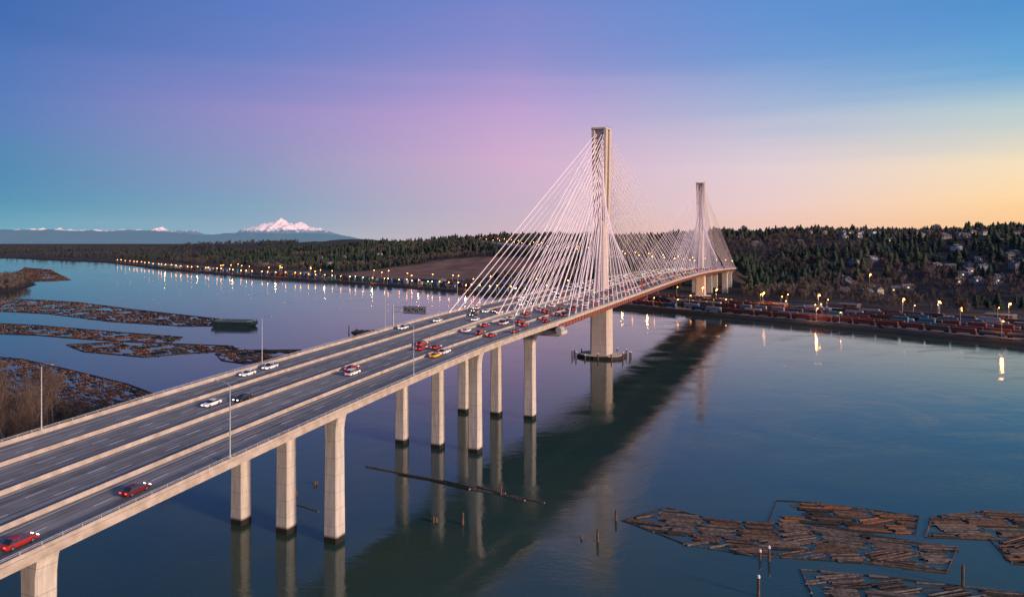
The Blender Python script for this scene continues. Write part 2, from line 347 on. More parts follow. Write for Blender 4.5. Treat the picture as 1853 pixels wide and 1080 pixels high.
# ------------------------------------------------------------------ mountains
def mountain_mat(name,rock,snow,z0,z1,haze_em,snow_haze_em=None):
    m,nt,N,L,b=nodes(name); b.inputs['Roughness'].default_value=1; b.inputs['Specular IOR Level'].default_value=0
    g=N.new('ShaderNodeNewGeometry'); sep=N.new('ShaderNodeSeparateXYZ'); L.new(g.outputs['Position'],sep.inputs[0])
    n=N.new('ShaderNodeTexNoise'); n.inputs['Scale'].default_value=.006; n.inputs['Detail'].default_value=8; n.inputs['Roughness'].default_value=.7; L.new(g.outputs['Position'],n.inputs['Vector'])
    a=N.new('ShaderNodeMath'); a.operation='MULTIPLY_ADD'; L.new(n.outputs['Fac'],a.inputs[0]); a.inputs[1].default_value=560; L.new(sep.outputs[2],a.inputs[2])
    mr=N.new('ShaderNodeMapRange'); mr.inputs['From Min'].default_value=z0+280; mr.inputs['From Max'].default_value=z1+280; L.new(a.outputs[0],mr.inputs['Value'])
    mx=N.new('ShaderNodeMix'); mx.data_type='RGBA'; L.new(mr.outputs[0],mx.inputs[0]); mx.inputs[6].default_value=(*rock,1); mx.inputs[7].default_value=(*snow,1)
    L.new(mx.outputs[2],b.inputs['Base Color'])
    my=N.new('ShaderNodeMix'); my.data_type='RGBA'; L.new(mr.outputs[0],my.inputs[0]); my.inputs[6].default_value=(*haze_em,1); my.inputs[7].default_value=(*(snow_haze_em or haze_em),1)
    L.new(my.outputs[2],b.inputs['Emission Color']); b.inputs['Emission Strength'].default_value=1  # aerial haze put in as emission, no scattering volume
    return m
mx_=np.arange(-24000,-4500,32.0); my_=np.arange(24300,27600,60.0); A,B=np.meshgrid(mx_,my_)
H=np.zeros(A.shape)
pk=[(510,397,1.7),(526,402,1.6),(542,404,1.6),(562,409,1.6),(576,414,1.9),(490,405,1.5),(472,410,1.4),(452,413,1.4),(436,417,1.6),(292,411,1.5)]
rp=random.Random(12)
for u in range(-120,350,17): pk.append((u+rp.uniform(-5,5),rp.uniform(413,416.5)+(1.5 if u>180 else 0),1.1))
for (u,v,wd) in pk:
    X0=(u-926)/1290*26000; hh=75+(435-v)*26000/1290
    r=np.hypot(A-X0,(B-26000)*.8)*(.7+.6*fbm(A/260,B/260,44,4)); H=np.maximum(H,hh-r*.22*wd)
rg=ridged(A/480,B/700,40,5)
H=np.clip(H,60,None); H=H+(rg-.55)*.7*np.clip(H-200,0,400)
H=H*sst(1650,1000,np.abs(B-26000))
link('snow_mountain',gridmesh('snow_mountain',A,B,H,mountain_mat('snowy_rock',(.05,.07,.11),(.56,.43,.41),390,480,(.11,.17,.23),(.27,.24,.29)),smooth=False),kind='structure',label='distant snow-capped mountain range in pink evening light',cat='mountain')  # evening pink and distance haze are part of the snow and rock colours
mx_=np.arange(-19000,-2500,60.0); my_=np.arange(14500,18500,120.0); A,B=np.meshgrid(mx_,my_)
prof=np.interp(A[0],[(u-926)/1290*16500 for u in(-200,0,60,150,250,330,360,420,520,600,660,720)],[75+(435-v)*16500/1290 for v in(415,417,415,418,417,422,426,421,422,423,433,440)])
H=(prof[None,:]*(.80+.34*ridged(A/700,B/700,50,5))-15)*sst(2100,500,np.abs(B-16500))
link('blue_hills',gridmesh('blue_hills',A,B,H,mountain_mat('hazy_hill',(.03,.045,.065),(.04,.055,.075),300,400,(.10,.165,.23))),kind='structure',label='blue hazy foothills beneath the snowy range',cat='hills')  # blue haze comes from the hill's own emission
# ------------------------------------------------------------------ bridge
bridge=link('cable_stayed_bridge',None,label='wide ten-lane concrete cable-stayed bridge crossing the river',cat='bridge',loc=(T1[0],T1[1],0))
def bpart(name,me,**k):
    o=link(name,me,**k); o.parent=bridge; o.matrix_parent_inverse=Matrix.Translation((-T1[0],-T1[1],0)); return o
def sweep(mb,prof,srs,m=0,caps=True):
    mb.loft([[pt(s,W,z) for W,z in prof(s)] for s in srs],m,caps)
S0,SJ,SE_,SV=-480,-170,636,765
for a,b in((S0,SJ),(SE_,SV)):
    mb=MB(); R=srange(a,b)
    sweep(mb,lambda s:[(-HW(s),-.06),(HW(s),-.06),(HW(s),-.95),(HW(s)-1.2,-1.05),(HW(s)-3,-.55),(-HW(s)+3,-.55),(-HW(s)+1.2,-1.05),(-HW(s),-.95)],R)
    bpart('concrete_deck',mb.mesh('concrete_deck',[M_slab]))
    for c in(-15,0,15):
        mb=MB(); sweep(mb,lambda s:[(c-6.5,-.56),(c+6.5,-.56),(c+4.2,-1.1),(c+3.2,-3.4),(c-3.2,-3.4),(c-4.2,-1.1)],R)
        bpart('box_girder',mb.mesh('box_girder',[M_slab]))
mb=MB(); R=srange(SJ,SE_,6)
sweep(mb,lambda s:[(-HW(s),-.06),(HW(s),-.06),(HW(s),-.6),(-HW(s),-.6)],R)
bpart('composite_deck',mb.mesh('composite_deck',[M_slab]))
for c in(-28,-5,5,28):
    mb=MB(); sweep(mb,lambda s:[(c-.35,-.61),(c+.35,-.61),(c+.35,-2.9),(c-.35,-2.9)],R)
    sweep(mb,lambda s:[(c-.7,-2.91),(c+.7,-2.91),(c+.7,-3.05),(c-.7,-3.05)],R)
    bpart('edge_girder',mb.mesh('edge_girder',[M_steel]))
mb=MB()
for s in np.arange(SJ+3,SE_,9.0):
    for a,b in((-27.6,-5.4),(5.4,27.6)):
        A0=pt(s,a,-1.6);B0=pt(s,b,-1.6); c=[(A0[i]+B0[i])/2 for i in range(3)]
        mb.box(c,(b-a,.5,1.9),0,-hd(s))
bpart('floor_beams',mb.mesh('floor_beams',[M_steel]),kind='stuff')
mb=MB()
for s in np.arange(SJ+3,SE_,4.5):
    for sg in(-1,1):
        p=pt(s,sg*28.5,-1.7); mb.box(p,(.28,.16,2.2),0,-hd(s))
bpart('web_stiffeners',mb.mesh('web_stiffeners',[M_steel]),kind='stuff')
def strip(mb,w1,w2,z,srs,uvs):
    b=len(mb.v); n=len(srs)
    for s in srs:
        a=w1(s);c=w2(s); mb.v.append(pt(s,a,z)); mb.v.append(pt(s,c,z)); uvs.append((a,s)); uvs.append((c,s))
    for i in range(n-1):
        mb.f.append((b+2*i,b+2*i+1,b+2*i+3,b+2*i+2)); mb.m.append(0)
mb=MB(); uvs=[]; R=srange(S0,1950,5)
for sg in(-1,1):
    strip(mb,lambda s:sg*(gs(s)+.3),lambda s:sg*(gs(s)+13.78),0,R,uvs)
    strip(mb,lambda s:sg*(gs(s)+14.22),lambda s:sg*(gs(s)+25.5),0,R,uvs)
me=mb.mesh('road',[M_asph],fix=False)
uvl=me.uv_layers.new(name='UVMap')
for lp in me.loops: uvl.data[lp.index].uv=uvs[lp.vertex_index]
bm=bmesh.new(); bm.from_mesh(me)
for f in bm.faces:
    f.normal_update()
    if f.normal.z<0: f.normal_flip()
bm.to_mesh(me); bm.free()
link('road',me,kind='structure',label='dark grey asphalt carriageways along the bridge deck',cat='road')
mb=MB(); uv2=[]; RR=srange(S0,1500,5)
for sg in(-1,1):
    for o in(1.25,12.75,15.3,23.0):
        strip(mb,lambda s:sg*(gs(s)+o-.08),lambda s:sg*(gs(s)+o+.08),.005,RR,uv2)
    for o in(5.1,8.9,19.15):
        s=S0+random.random()*5
        while s<1100:
            strip(mb,lambda q:sg*(gs(q)+o-.1),lambda q:sg*(gs(q)+o+.1),.005,[s,s+3.5],uv2); s+=11
me=mb.mesh('lane_markings',[M_mark],fix=False)
link('lane_markings',me,kind='structure',label='white painted lane lines on the asphalt',cat='road marking')
def barrier(name,W,h=.8,wd=.2,a=S0,b=1500,mt=M_barr):
    mb=MB()
    sweep(mb,lambda s:[(W(s)-wd,-.05),(W(s)+wd,-.05),(W(s)+wd*.45,.3),(W(s)+wd*.35,h),(W(s)-wd*.35,h),(W(s)-wd*.45,.3)],srange(a,b,5))
    return bpart(name,mb.mesh(name,[mt]))
barrier('median_barrier',lambda s:gs(s)+.05,b=S0+236,h=.82); barrier('median_barrier',lambda s:gs(s)+.05,a=S0+236.05); barrier('median_barrier',lambda s:-gs(s)-.05,a=S0+236)
barrier('lane_barrier',lambda s:gs(s)+14); barrier('lane_barrier',lambda s:-gs(s)-14)
for sg in(-1,1):
    mb=MB(); sweep(mb,lambda s:[(sg*(HW(s)-.45),-.05),(sg*(HW(s)+.12),-.05),(sg*(HW(s)+.12),.85),(sg*(HW(s)-.2),.85)],srange(S0,1500,5))
    sweep(mb,lambda s:[(sg*(HW(s)+.125),-.97),(sg*(HW(s)+.3),-.97),(sg*(HW(s)+.3),.3),(sg*(HW(s)+.125),.3)],srange(S0,SJ,5))
    bpart('parapet',mb.mesh('parapet',[M_barr]))
    mb=MB()
    for z in(1.1,1.32): sweep(mb,lambda s:[(sg*(HW(s)-.08),z),(sg*(HW(s)+.02),z),(sg*(HW(s)+.02),z+.07),(sg*(HW(s)-.08),z+.07)],srange(S0,700,5))
    for s in np.arange(S0,500,3.0):
        p=pt(s,sg*(HW(s)-.03),1.1); mb.box(p,(.09,.09,.56),0,-hd(s))
    bpart('guard_rail',mb.mesh('guard_rail',[M_metal]))
def rect(s,c,t,l,z):
    o=pt(s,c,z,True);h=hd(s);n=(math.cos(h),-math.sin(h));d=(math.sin(h),math.cos(h)); r=[]
    ch=min(t,l)*.09
    for a,b in((-t/2+ch,-l/2),(t/2-ch,-l/2),(t/2,-l/2+ch),(t/2,l/2-ch),(t/2-ch,l/2),(-t/2+ch,l/2),(-t/2,l/2-ch),(-t/2,-l/2+ch)):
        r.append((o[0]+n[0]*a+d[0]*b,o[1]+n[1]*a+d[1]*b,z))
    return r
def column(s,c,top,z0=-3,k=1.0):
    mb=MB(); 
    mb.loft([rect(s,c,4.1*k,3.9*k,z0),rect(s,c,3.7*k,3.5*k,top-9),rect(s,c,3.8*k,3.5*k,top-5),rect(s,c,4.6*k,3.5*k,top-2.5),rect(s,c,6.2*k,3.6*k,top-.6),rect(s,c,6.3*k,3.6*k,top)])
    bpart('pier_column',mb.mesh('pier_column',[M_conc]))
for s in(-374,-300,-219):
    for c in(-15,0,15): column(s,c,zd(s)-3.4)
for c in(-15.5,0,15.5): column(-167,c,zd(-167)-5.0,-3,1.08)
zc=zd(-167)
for c_,a_,b_ in((-16,28,30),(16,28,31)):
    mb=MB(); mb.loft([rect(-168,c_,a_,5.6,zc-5.6),rect(-168,c_,b_,6.4,zc-4.6),rect(-168,c_,b_,6.4,zc-3.2)]); bpart('pier_cap',mb.mesh('pier_cap',[M_conc]))
for sg in(-1,1):
    mb=MB(); p=pt(-171.5,sg*30.2,-2.6); h=hd(-170); d=(math.sin(h),math.cos(h))
    mb.tube((p[0]-d[0]*1.5,p[1]-d[1]*1.5,p[2]),(p[0]+d[0]*3,p[1]+d[1]*3,p[2]),1.3,n=14); bpart('end_bearing',mb.mesh('end_bearing',[M_metal]))
for s in(560,636,700):
    for c in(-20,0,20): column(s,c,zd(s)-3.3,0,1.9)
mb=MB(); a=pt(SJ+.4,0,-1.9); mb.box(a,(57,.7,2.2),0,-hd(SJ)); bpart('end_beam',mb.mesh('end_beam',[M_steel]))
M_anch=mat('anchor_steel',(.10,.065,.055),(.20,.14,.12),1)
cab=[]
ZA,ZB=90.0,143.0; NC=16
def tower(s,z0):
    zz=zd(s); top=147; mb=MB()
    mb.loft([rect(s,0,12.2,13.0,z0),rect(s,0,11.6,12.5,zz-6),rect(s,0,11.2,12,zz-4.5)])
    mb.loft([rect(s,0,7.0,11.4,zz-4.49),rect(s,0,6.9,11.2,zz+3),rect(s,0,6.7,10.8,84),rect(s,0,7.0,11.0,88)])
    bpart('tower',mb.mesh('tower',[M_tower]))
    mb=MB()
    mb.loft([rect(s,0,5.8,9.4,88.01),rect(s,0,6.6,9.6,top-1)],0)
    for sg in(-1,1):
        for q in(-1,1):
            ss=s+q*4.3
            mb.loft([rect(ss,sg*2.95,1.5,3.3,88.01),rect(ss,sg*3.4,1.9,3.8,112),rect(ss,sg*3.9,2.1,4.0,top-1)],0)
    mb.loft([rect(s,0,10.4,13.4,top-.99),rect(s,0,10.4,13.4,top)],0)
    bpart('tower_head',mb.mesh('tower_head',[M_tower]))
    for sg in(-1,1):
        mb=MB()
        mb.box(pt(s,sg*3.05,117,True),(.9,3.2,53),0,-hd(s))
        for i in range(NC): mb.box(pt(s,sg*3.3,ZA+(ZB-ZA)*i/(NC-1),True),(.9,3.6,1.1),0,-hd(s))
        bpart('cable_anchor',mb.mesh('cable_anchor',[M_anch]))
    mb=MB()
    for i in range(8):
        for q in(-1,1): mb.tube(pt(s-5.5+i*1.57,q*4.8,top,True),pt(s-5.5+i*1.57,q*4.8,top+1.3,True),.09,n=4)
    for q in(-1,1): mb.tube(pt(s-5.5,q*4.8,top+1.3,True),pt(s+5.5,q*4.8,top+1.3,True),.1,n=4)
    bpart('roof_railing',mb.mesh('roof_railing',[M_metal]))
    mb=MB(); mb.loft([rect(s,0,13.5,5,zz-4.48),rect(s,0,14.5,5,zz-3.2)])
    bpart('deck_bearing',mb.mesh('deck_bearing',[M_conc]))
    for dr in(-1,1):
        span=232 if (dr==1)==(s<100) else 156
        for i in range(NC):
            ds=15+(span-15)*i/(NC-1); sa=s+dr*ds
            for W in(-28.9,-4.4,4.4,28.9):
                ww=math.copysign(HW(sa)-.6 if abs(W)>10 else gs(sa)+.75,W)
                a=Vector(pt(sa,ww,.2)); sg=1 if W>0 else -1
                b=Vector(pt(s+dr*4.9,sg*(2.6 if abs(W)>10 else 1.6),ZA+(ZB-ZA)*i/(NC-1),True))
                cab.append((a,b,s,dr,i))
tower(0,1.5); tower(470,2)
cab.sort(key=lambda c:(c[2],c[3],-c[4]))
st=MB()
for k_,(a,b,s,dr,i) in enumerate(cab):
    r=.195 if dr<0 else .16
    if s>100: r=.18
    if k_<100:
        mb=MB(); mb.tube(a,b,r,n=6); mb.tube(a,a+(b-a).normalized()*2.2,.3,n=6,m=0); bpart('stay_cable',mb.mesh('stay_cable',[M_cable]))
    else: st.tube(a,b,r,n=4,caps=False)
bpart('stay_cables',st.mesh('stay_cables',[M_cable]),kind='stuff')
def island(s,rad,z):
    mb=MB(); h=hd(s); o=pt(s,0,0,True)
    def ring(r1,r2,z):
        R=[]
        for a,b in((-1,-.55),(-.55,-1),(.55,-1),(1,-.55),(1,.55),(.55,1),(-.55,1),(-1,.55)):
            x=a*r1;y=b*r2; R.append((o[0]+math.cos(h)*x+math.sin(h)*y,o[1]-math.sin(h)*x+math.cos(h)*y,z))
        return R
    mb.loft([ring(rad,rad*.85,-2),ring(rad,rad*.85,z)],1); mb.loft([ring(rad*.93,rad*.78,z+.01),ring(rad*.9,rad*.75,z+.5)],0)
    for i in range(28):
        t=2*math.pi*i/28; x=math.cos(t)*rad*1.0; y=math.sin(t)*rad*.85
        mb.tube((o[0]+x,o[1]+y,-1),(o[0]+x,o[1]+y,z-.2),.35,n=6,m=1)
    bpart('pile_cap',mb.mesh('pile_cap',[M_conc,M_dark]))
island(0,14.5,1.6); island(470,13,6)
def pile(x,y,h,r=.3,label='weathered timber mooring pile standing in the river',cap=False,z=0):
    t=link('mooring_pile',None,label=label,cat='post',group='timber piles standing in the river',loc=(x,y,z))
    mb=MB(); lx,ly=random.uniform(-.02,.02)*h,random.uniform(-.02,.02)*h
    mb.loft([[(math.cos(a)*r*q+lx*k,math.sin(a)*r*q+ly*k,zz) for a in np.linspace(0,2*math.pi,9)[:-1]] for q,k,zz in((1.1,0,-2),(1.0,.5,h*.5),(.92,.95,h-.15),(.7,1,h))])
    link('pile_shaft',mb.mesh('pile_shaft',[M_pile]),t)
    if cap:
        mb=MB(); mb.loft([[(math.cos(a)*q+lx,math.sin(a)*q+ly,zz) for a in np.linspace(0,2*math.pi,9)[:-1]] for q,zz in((r*1.1,h-.35),(r*1.1,h+.05),(r*.3,h+.3))]); link('pile_top',mb.mesh('pile_top',[M_cap]),t)
for a in range(14):
    t=2*math.pi*a/14; o=pt(0,0,0,True); pile(o[0]+math.cos(t)*19,o[1]+math.sin(t)*15,random.uniform(3,5),.42,'timber guard pile with white cap beside the tower base',True)
for u,v,h in((784,945,1.6),(789,944,1.3),(837,949,3.2),(906,895,2.6),(1052,975,.9),(1081,980,3.2),(1114,942,2.9),(1391,1015,3.4),(1375,1012,2.2),(1372,1078,4.2),(1742,1062,4.8),(532,898,1.8),(536,897,1.4),(569,877,1.2),(573,876,1.0)):
    x,y=survey(u,v); pile(x,y,h,.32,cap=(u in(1391,1375,1372)))
# ------------------------------------------------------------------ street lamps on bridge
def lampmesh():
    p=MB(); n=8
    p.loft([[(math.cos(a)*r,math.sin(a)*r,z) for a in np.linspace(0,2*math.pi,n+1)[:-1]] for r,z in((.2,0),(.17,.5),(.14,.51),(.08,13.4))]); p.box((0,0,.1),(.7,.7,.2))
    a=MB(); pts=[(0,0,13.2),(-.6,0,13.75),(-1.6,0,14.05),(-2.8,0,14.1)]
    for q in range(3): a.tube(pts[q],pts[q+1],.06,.05,n=6)
    h=MB(); h.loft([[(-2.7,-.14,14.0),(-2.7,.14,14.0),(-2.7,.1,14.16),(-2.7,-.1,14.16)],[(-3.2,-.2,13.98),(-3.2,.2,13.98),(-3.2,.14,14.2),(-3.2,-.14,14.2)],[(-3.7,-.1,14.02),(-3.7,.1,14.02),(-3.7,.06,14.12),(-3.7,-.06,14.12)]])
    h.box((-3.2,0,13.95),(.6,.26,.05),1)
    return p.mesh('lamp_post',[M_metal]),a.mesh('lamp_arm',[M_metal]),h.mesh('lamp_head',[M_metal,M_lens])
LP,LA,LH=lampmesh()
for s in(-412,-346,-280,-212,-146,-80,-14,52,118,184,250,316,382,448,514,580):
    for sg in(-1,1):
        p=pt(s,sg*(HW(s)-.1),.85)
        t=link('street_lamp',None,label='tall grey steel street lamp on the bridge parapet',cat='street lamp',group='street lamps along the bridge',loc=p,rz=-hd(s)+(0 if sg>0 else math.pi))
        link('lamp_post',LP,t); link('lamp_arm',LA,t); link('lamp_head',LH,t)
s=-206; p=pt(s,-HW(s)+.3,.85); t=link('sign_gantry',None,label='grey cantilever gantry holding a road sign over the lanes',cat='sign gantry',loc=p,rz=-hd(s))
mb=MB(); mb.tube((0,0,0),(0,0,8.4),.3,.24,n=8); link('gantry_post',mb.mesh('gantry_post',[M_metal]),t)
mb=MB()
for z in(5.8,7.6): mb.tube((0,0,z),(14,0,z),.14,n=6)
for i in range(8): mb.tube((1.75*i,0,5.8 if i%2 else 7.6),(1.75*(i+1),0,7.6 if i%2 else 5.8),.08,n=4)
link('gantry_arm',mb.mesh('gantry_arm',[M_metal]),t)
mb=MB(); mb.box((9.4,.4,6.7),(10,.3,3.0),0)
for i in range(11): mb.box((4.6+i*.96,.2,6.7),(.12,.1,3.0),1)
for z in(5.4,6.7,8.0): mb.box((9.4,.14,z),(10,.06,.14),1)
link('sign_panel',mb.mesh('sign_panel',[mat('sign_back',(.035,.035,.035),rough=.6),M_metal]),t)
# ------------------------------------------------------------------ cars
def prism(prof,y0,y1,topz=None,inset=0.0):
    vs=[]
    for y,sg in((y0,1),(y1,-1)):
        for x,z in prof: vs.append((x,y+(sg*inset*max(0,(z-topz)) if topz is not None else 0),z))
    n=len(prof); fs=[tuple(range(n)),tuple(reversed(range(n,2*n)))]+[(i,n+i,n+(i+1)%n,(i+1)%n) for i in range(n)]
    return vs,fs
def bev(me,w,seg=2):
    bm=bmesh.new(); bm.from_mesh(me); bmesh.ops.recalc_face_normals(bm,faces=bm.faces)
    bmesh.ops.bevel(bm,geom=bm.edges[:],offset=w,segments=seg,affect='EDGES',clamp_overlap=True); bm.to_mesh(me); bm.free(); return me
def carparts(L_=4.7,H_=1.45,W_=1.86,kind='sedan'):
    l=L_/2; w=W_/2
    B=[(-l,.35),(-l,.78),(-l+.12,.95),(l-1.15,.93),(l-.3,.76),(l,.62),(l,.35),(l-.6,.26),(-l+.6,.26)]
    body=MB(); vs,fs=prism(B,-w,w,.5,.12); body.add(vs,fs,0)
    if kind=='sedan': cb=(-l+.55,l-1.25,-l+1.25,l-2.2)
    elif kind=='suv': cb=(-l+.08,l-1.15,-l+.35,l-1.9)
    else: cb=(-l+.03,l-.75,-l+.1,l-1.35)
    def cabin(z0,z1):
        q0=(z0-.93)/(H_-.93); q1=(z1-.93)/(H_-.93)
        def ring(q,z):
            xa=cb[0]+(cb[2]-cb[0])*q; xb=cb[1]+(cb[3]-cb[1])*q; yy=w-.08-.2*q
            return [(xa,-yy,z),(xb,-yy,z),(xb,yy,z),(xa,yy,z)]
        return [ring(q0,z0),ring(q1,z1)]
    gl=MB(); gl.loft(cabin(.92,H_-.07))
    rf=MB(); rf.loft(cabin(H_-.069,H_)); body.add(rf.v,rf.f,0)
    for yy in(-1,1):
        body.tube((cb[0]*.5+cb[1]*.5,yy*(w-.07),.92),(cb[0]*.5+cb[1]*.5,yy*(w-.265),H_-.05),.05,n=4)
    wh=MB(); wh.tube((0,-.12,0),(0,.12,0),.34,n=14); wh.tube((0,-.135,0),(0,.135,0),.2,n=8,m=1)
    hl=MB(); hl.box((0,0,0),(.1,.42,.16)); tl=MB(); tl.box((0,0,0),(.1,.4,.17))
    return body,gl,wh,hl,tl,l,w
M_rim=mat('wheel_rim',(.4,.4,.42),rough=.35,metal=.7)
CARS={}
for kd,dims in(('sedan',(4.7,1.45,1.86)),('suv',(4.8,1.75,1.95)),('van',(5.4,2.2,2.05))):
    body,gl,wh,hl,tl,l,w_=carparts(*dims,kd)
    bme=bev(body.mesh('car_body',[M_paint]),.05,1)
    full=MB(); full.add(body.v,body.f,0); full.add(gl.v,gl.f,1)
    wp=[(l-.95,w_-.1),(l-.95,-w_+.1),(-l+.95,w_-.1),(-l+.95,-w_+.1)]
    for x,y in wp: full.tube((x,y-.12,.34),(x,y+.12,.34),.34,n=10,m=2)
    for y in(-1,1):
        full.box((l-.02,y*(w_-.3),.66),(.12,.42,.16),3); full.box((-l+.0,y*(w_-.26),.8),(.12,.4,.18),4)
    CARS[kd]=dict(body=bme,glass=gl.mesh('car_window',[M_glass]),wheel=wh.mesh('car_wheel',[M_tyre,M_rim]),hl=hl.mesh('car_headlight',[M_head]),tl=tl.mesh('car_tail_light',[M_tail]),l=l,w=w_,wp=wp,full=full.mesh('car',[M_paint,M_glass,M_tyre,M_head,M_tail]))
CC={'white':(.75,.75,.75,1),'black':(.02,.02,.022,1),'red':(.35,.02,.015,1),'silver':(.42,.43,.45,1),'grey':(.12,.12,.13,1),'blue':(.03,.07,.22,1),'yellow':(.75,.42,.02,1),'dark red':(.14,.012,.012,1)}
def car(s,W,col,kd='sedan',near=True):
    W=math.copysign(abs(W)+gs(s),W)
    p=pt(s,W,.01); sg=1 if W>0 else -1
    h=hd(s); fwd=math.pi/2-h if sg>0 else -math.pi/2-h
    sl=(zd(s+3)-zd(s-3))/6; K=CARS[kd]
    nm={'sedan':'car','suv':'sport_utility_vehicle','van':'van'}[kd]
    lab='%s %s with %s on the bridge'%(col,{'sedan':'sedan','suv':'tall estate car','van':'delivery van'}[kd],'tail lights lit' if sg>0 else 'headlights lit')
    ct='van' if kd=='van' else 'car'
    if near:
        t=link(nm,None,label=lab,cat=ct,group='vehicles driving across the bridge',loc=p)
        t.rotation_euler=(0,-math.atan(sl)*sg,fwd)
        link('car_body',K['body'],t,color=CC[col]); link('car_window',K['glass'],t)
        for x,y in K['wp']: link('wheel',K['wheel'],t,loc=(x,y,.34))
        for y in(-1,1):
            link('headlight',K['hl'],t,loc=(K['l']-.03,y*(K['w']-.3),.66)); link('tail_light',K['tl'],t,loc=(-K['l']+.02,y*(K['w']-.28),.8))
    else:
        o=link(nm,K['full'],label=lab,cat=ct,group='vehicles driving across the bridge',loc=p,color=CC[col]); o.rotation_euler=(0,-math.atan(sl)*sg,fwd)
LI=[3.2,7.0,10.8]; LO=[17.2,21.1]
near=[(-381,LO[1],'red','sedan'),(-362,LO[1],'dark red','sedan'),(-281,7,'white','suv'),(-276,3.2,'red','sedan'),(-252,LO[0],'yellow','sedan'),(-246,LO[0],'white','suv'),(-240,10.8,'red','sedan'),(-236,3.2,'red','suv'),(-243,7,'red','sedan'),
(-318,-7,'white','sedan'),(-312,-3.2,'black','sedan'),(-291,-LO[1],'white','sedan'),(-282,-LO[1],'white','suv'),(-206,-LO[1],'white','suv'),(-183,-LO[0],'white','sedan'),
(-212,LO[0],'red','sedan'),(-208,10.8,'red','suv'),(-205,3.2,'white','sedan'),(-200,LO[1],'dark red','sedan'),(-190,3.2,'red','sedan'),(-184,LO[0],'red','suv'),(-181,7,'white','van'),(-174,10.8,'red','sedan'),(-170,LO[1],'dark red','sedan'),(-163,LO[0],'red','sedan'),(-158,7,'grey','sedan'),(-175,-3.2,'white','sedan'),(-160,-10.8,'black','suv'),(-166,3.2,'silver','sedan')]
for s,W,c,k_ in near: car(s,W,c,k_)
cn=list(CC.keys())
for W in [x for x in LI+LO]+[-x for x in LI+LO]:
    s=-148+random.random()*14
    while s<640:
        car(s,W,random.choices(['white','black','red','silver','grey','blue','dark red'],[6,3,3,4,2,1,1])[0],random.choices(['sedan','suv','van'],[5,3,1])[0],False)
        s+=random.uniform(14,40) if W>0 else random.uniform(26,65)
for W in (3.2,10.8,17.2,-3.2,-10.8,-17.2):
    s=650+random.random()*20
    while s<1700: car(s,W,random.choice(cn[:5]),'sedan',False); s+=random.uniform(90,200)
# ------------------------------------------------------------------ logs and rafts
def inpoly(x,y,P):
    c=False;n=len(P)
    for i in range(n):
        x1,y1=P[i];x2,y2=P[(i+1)%n]
        if (y1>y)!=(y2>y) and x<(x2-x1)*(y-y1)/(y2-y1)+x1: c=not c
    return c
LM=[mat('log_bark_brown',(.050,.029,.021),(.135,.082,.058),1.0,rough=.85,bump=.4),mat('log_bark_grey',(.052,.043,.039),(.15,.122,.105),1.0,rough=.85,bump=.4),mat('log_bark_dark',(.016,.012,.011),(.042,.031,.026),1.3,rough=.8,bump=.4),mat('log_bark_orange',(.12,.046,.022),(.24,.10,.045),1.3,rough=.85,bump=.4)]
M_end=mat('cut_wood_end',(.32,.2,.11),(.42,.28,.17),4,rough=.8)
def logmesh(L_,r,mi,ns=8):
    mb=MB(); rings=[];k=6
    for i in range(k):
        t=i/(k-1); rr=r*(1.08-.28*t)*(1+random.uniform(-.05,.05)); ox,oz=random.uniform(-.04,.04),random.uniform(-.03,.03)
        rings.append([(-L_/2+L_*t,ox+math.cos(a)*rr,oz+math.sin(a)*rr) for a in np.linspace(0,2*math.pi,ns+1)[:-1]])
    mb.loft(rings,0,False); n=ns; mb.add(rings[0],[tuple(range(n))],1); mb.add(rings[-1],[tuple(range(n))],1)
    return mb.mesh('log',[LM[mi],M_end])
LOGS=[[logmesh(9,.34,m) for _ in range(3)] for m in range(4)]
nlog=0; REST=MB()
def put_log(x,y,ang,L_,mi,z=.08,rs=1,lab=None,name='floating_log'):
    global nlog
    if nlog>=298:
        c,s_=math.cos(ang)*L_/2,math.sin(ang)*L_/2; REST.tube((x-c,y-s_,z),(x+c,y+s_,z),.37*rs,.28*rs,n=7,m=mi); return
    o=link(name,random.choice(LOGS[mi]),label=lab or ['brown','grey weathered','dark wet','orange-brown'][mi]+' bark log floating in a log raft',cat='log',group='floating logs held in rafts',loc=(x,y,z),scale=(L_/9,rs,rs)); o.rotation_euler=(random.uniform(0,6),0,ang); nlog+=1
def pts(*a): return [survey(u,v) for u,v in a]
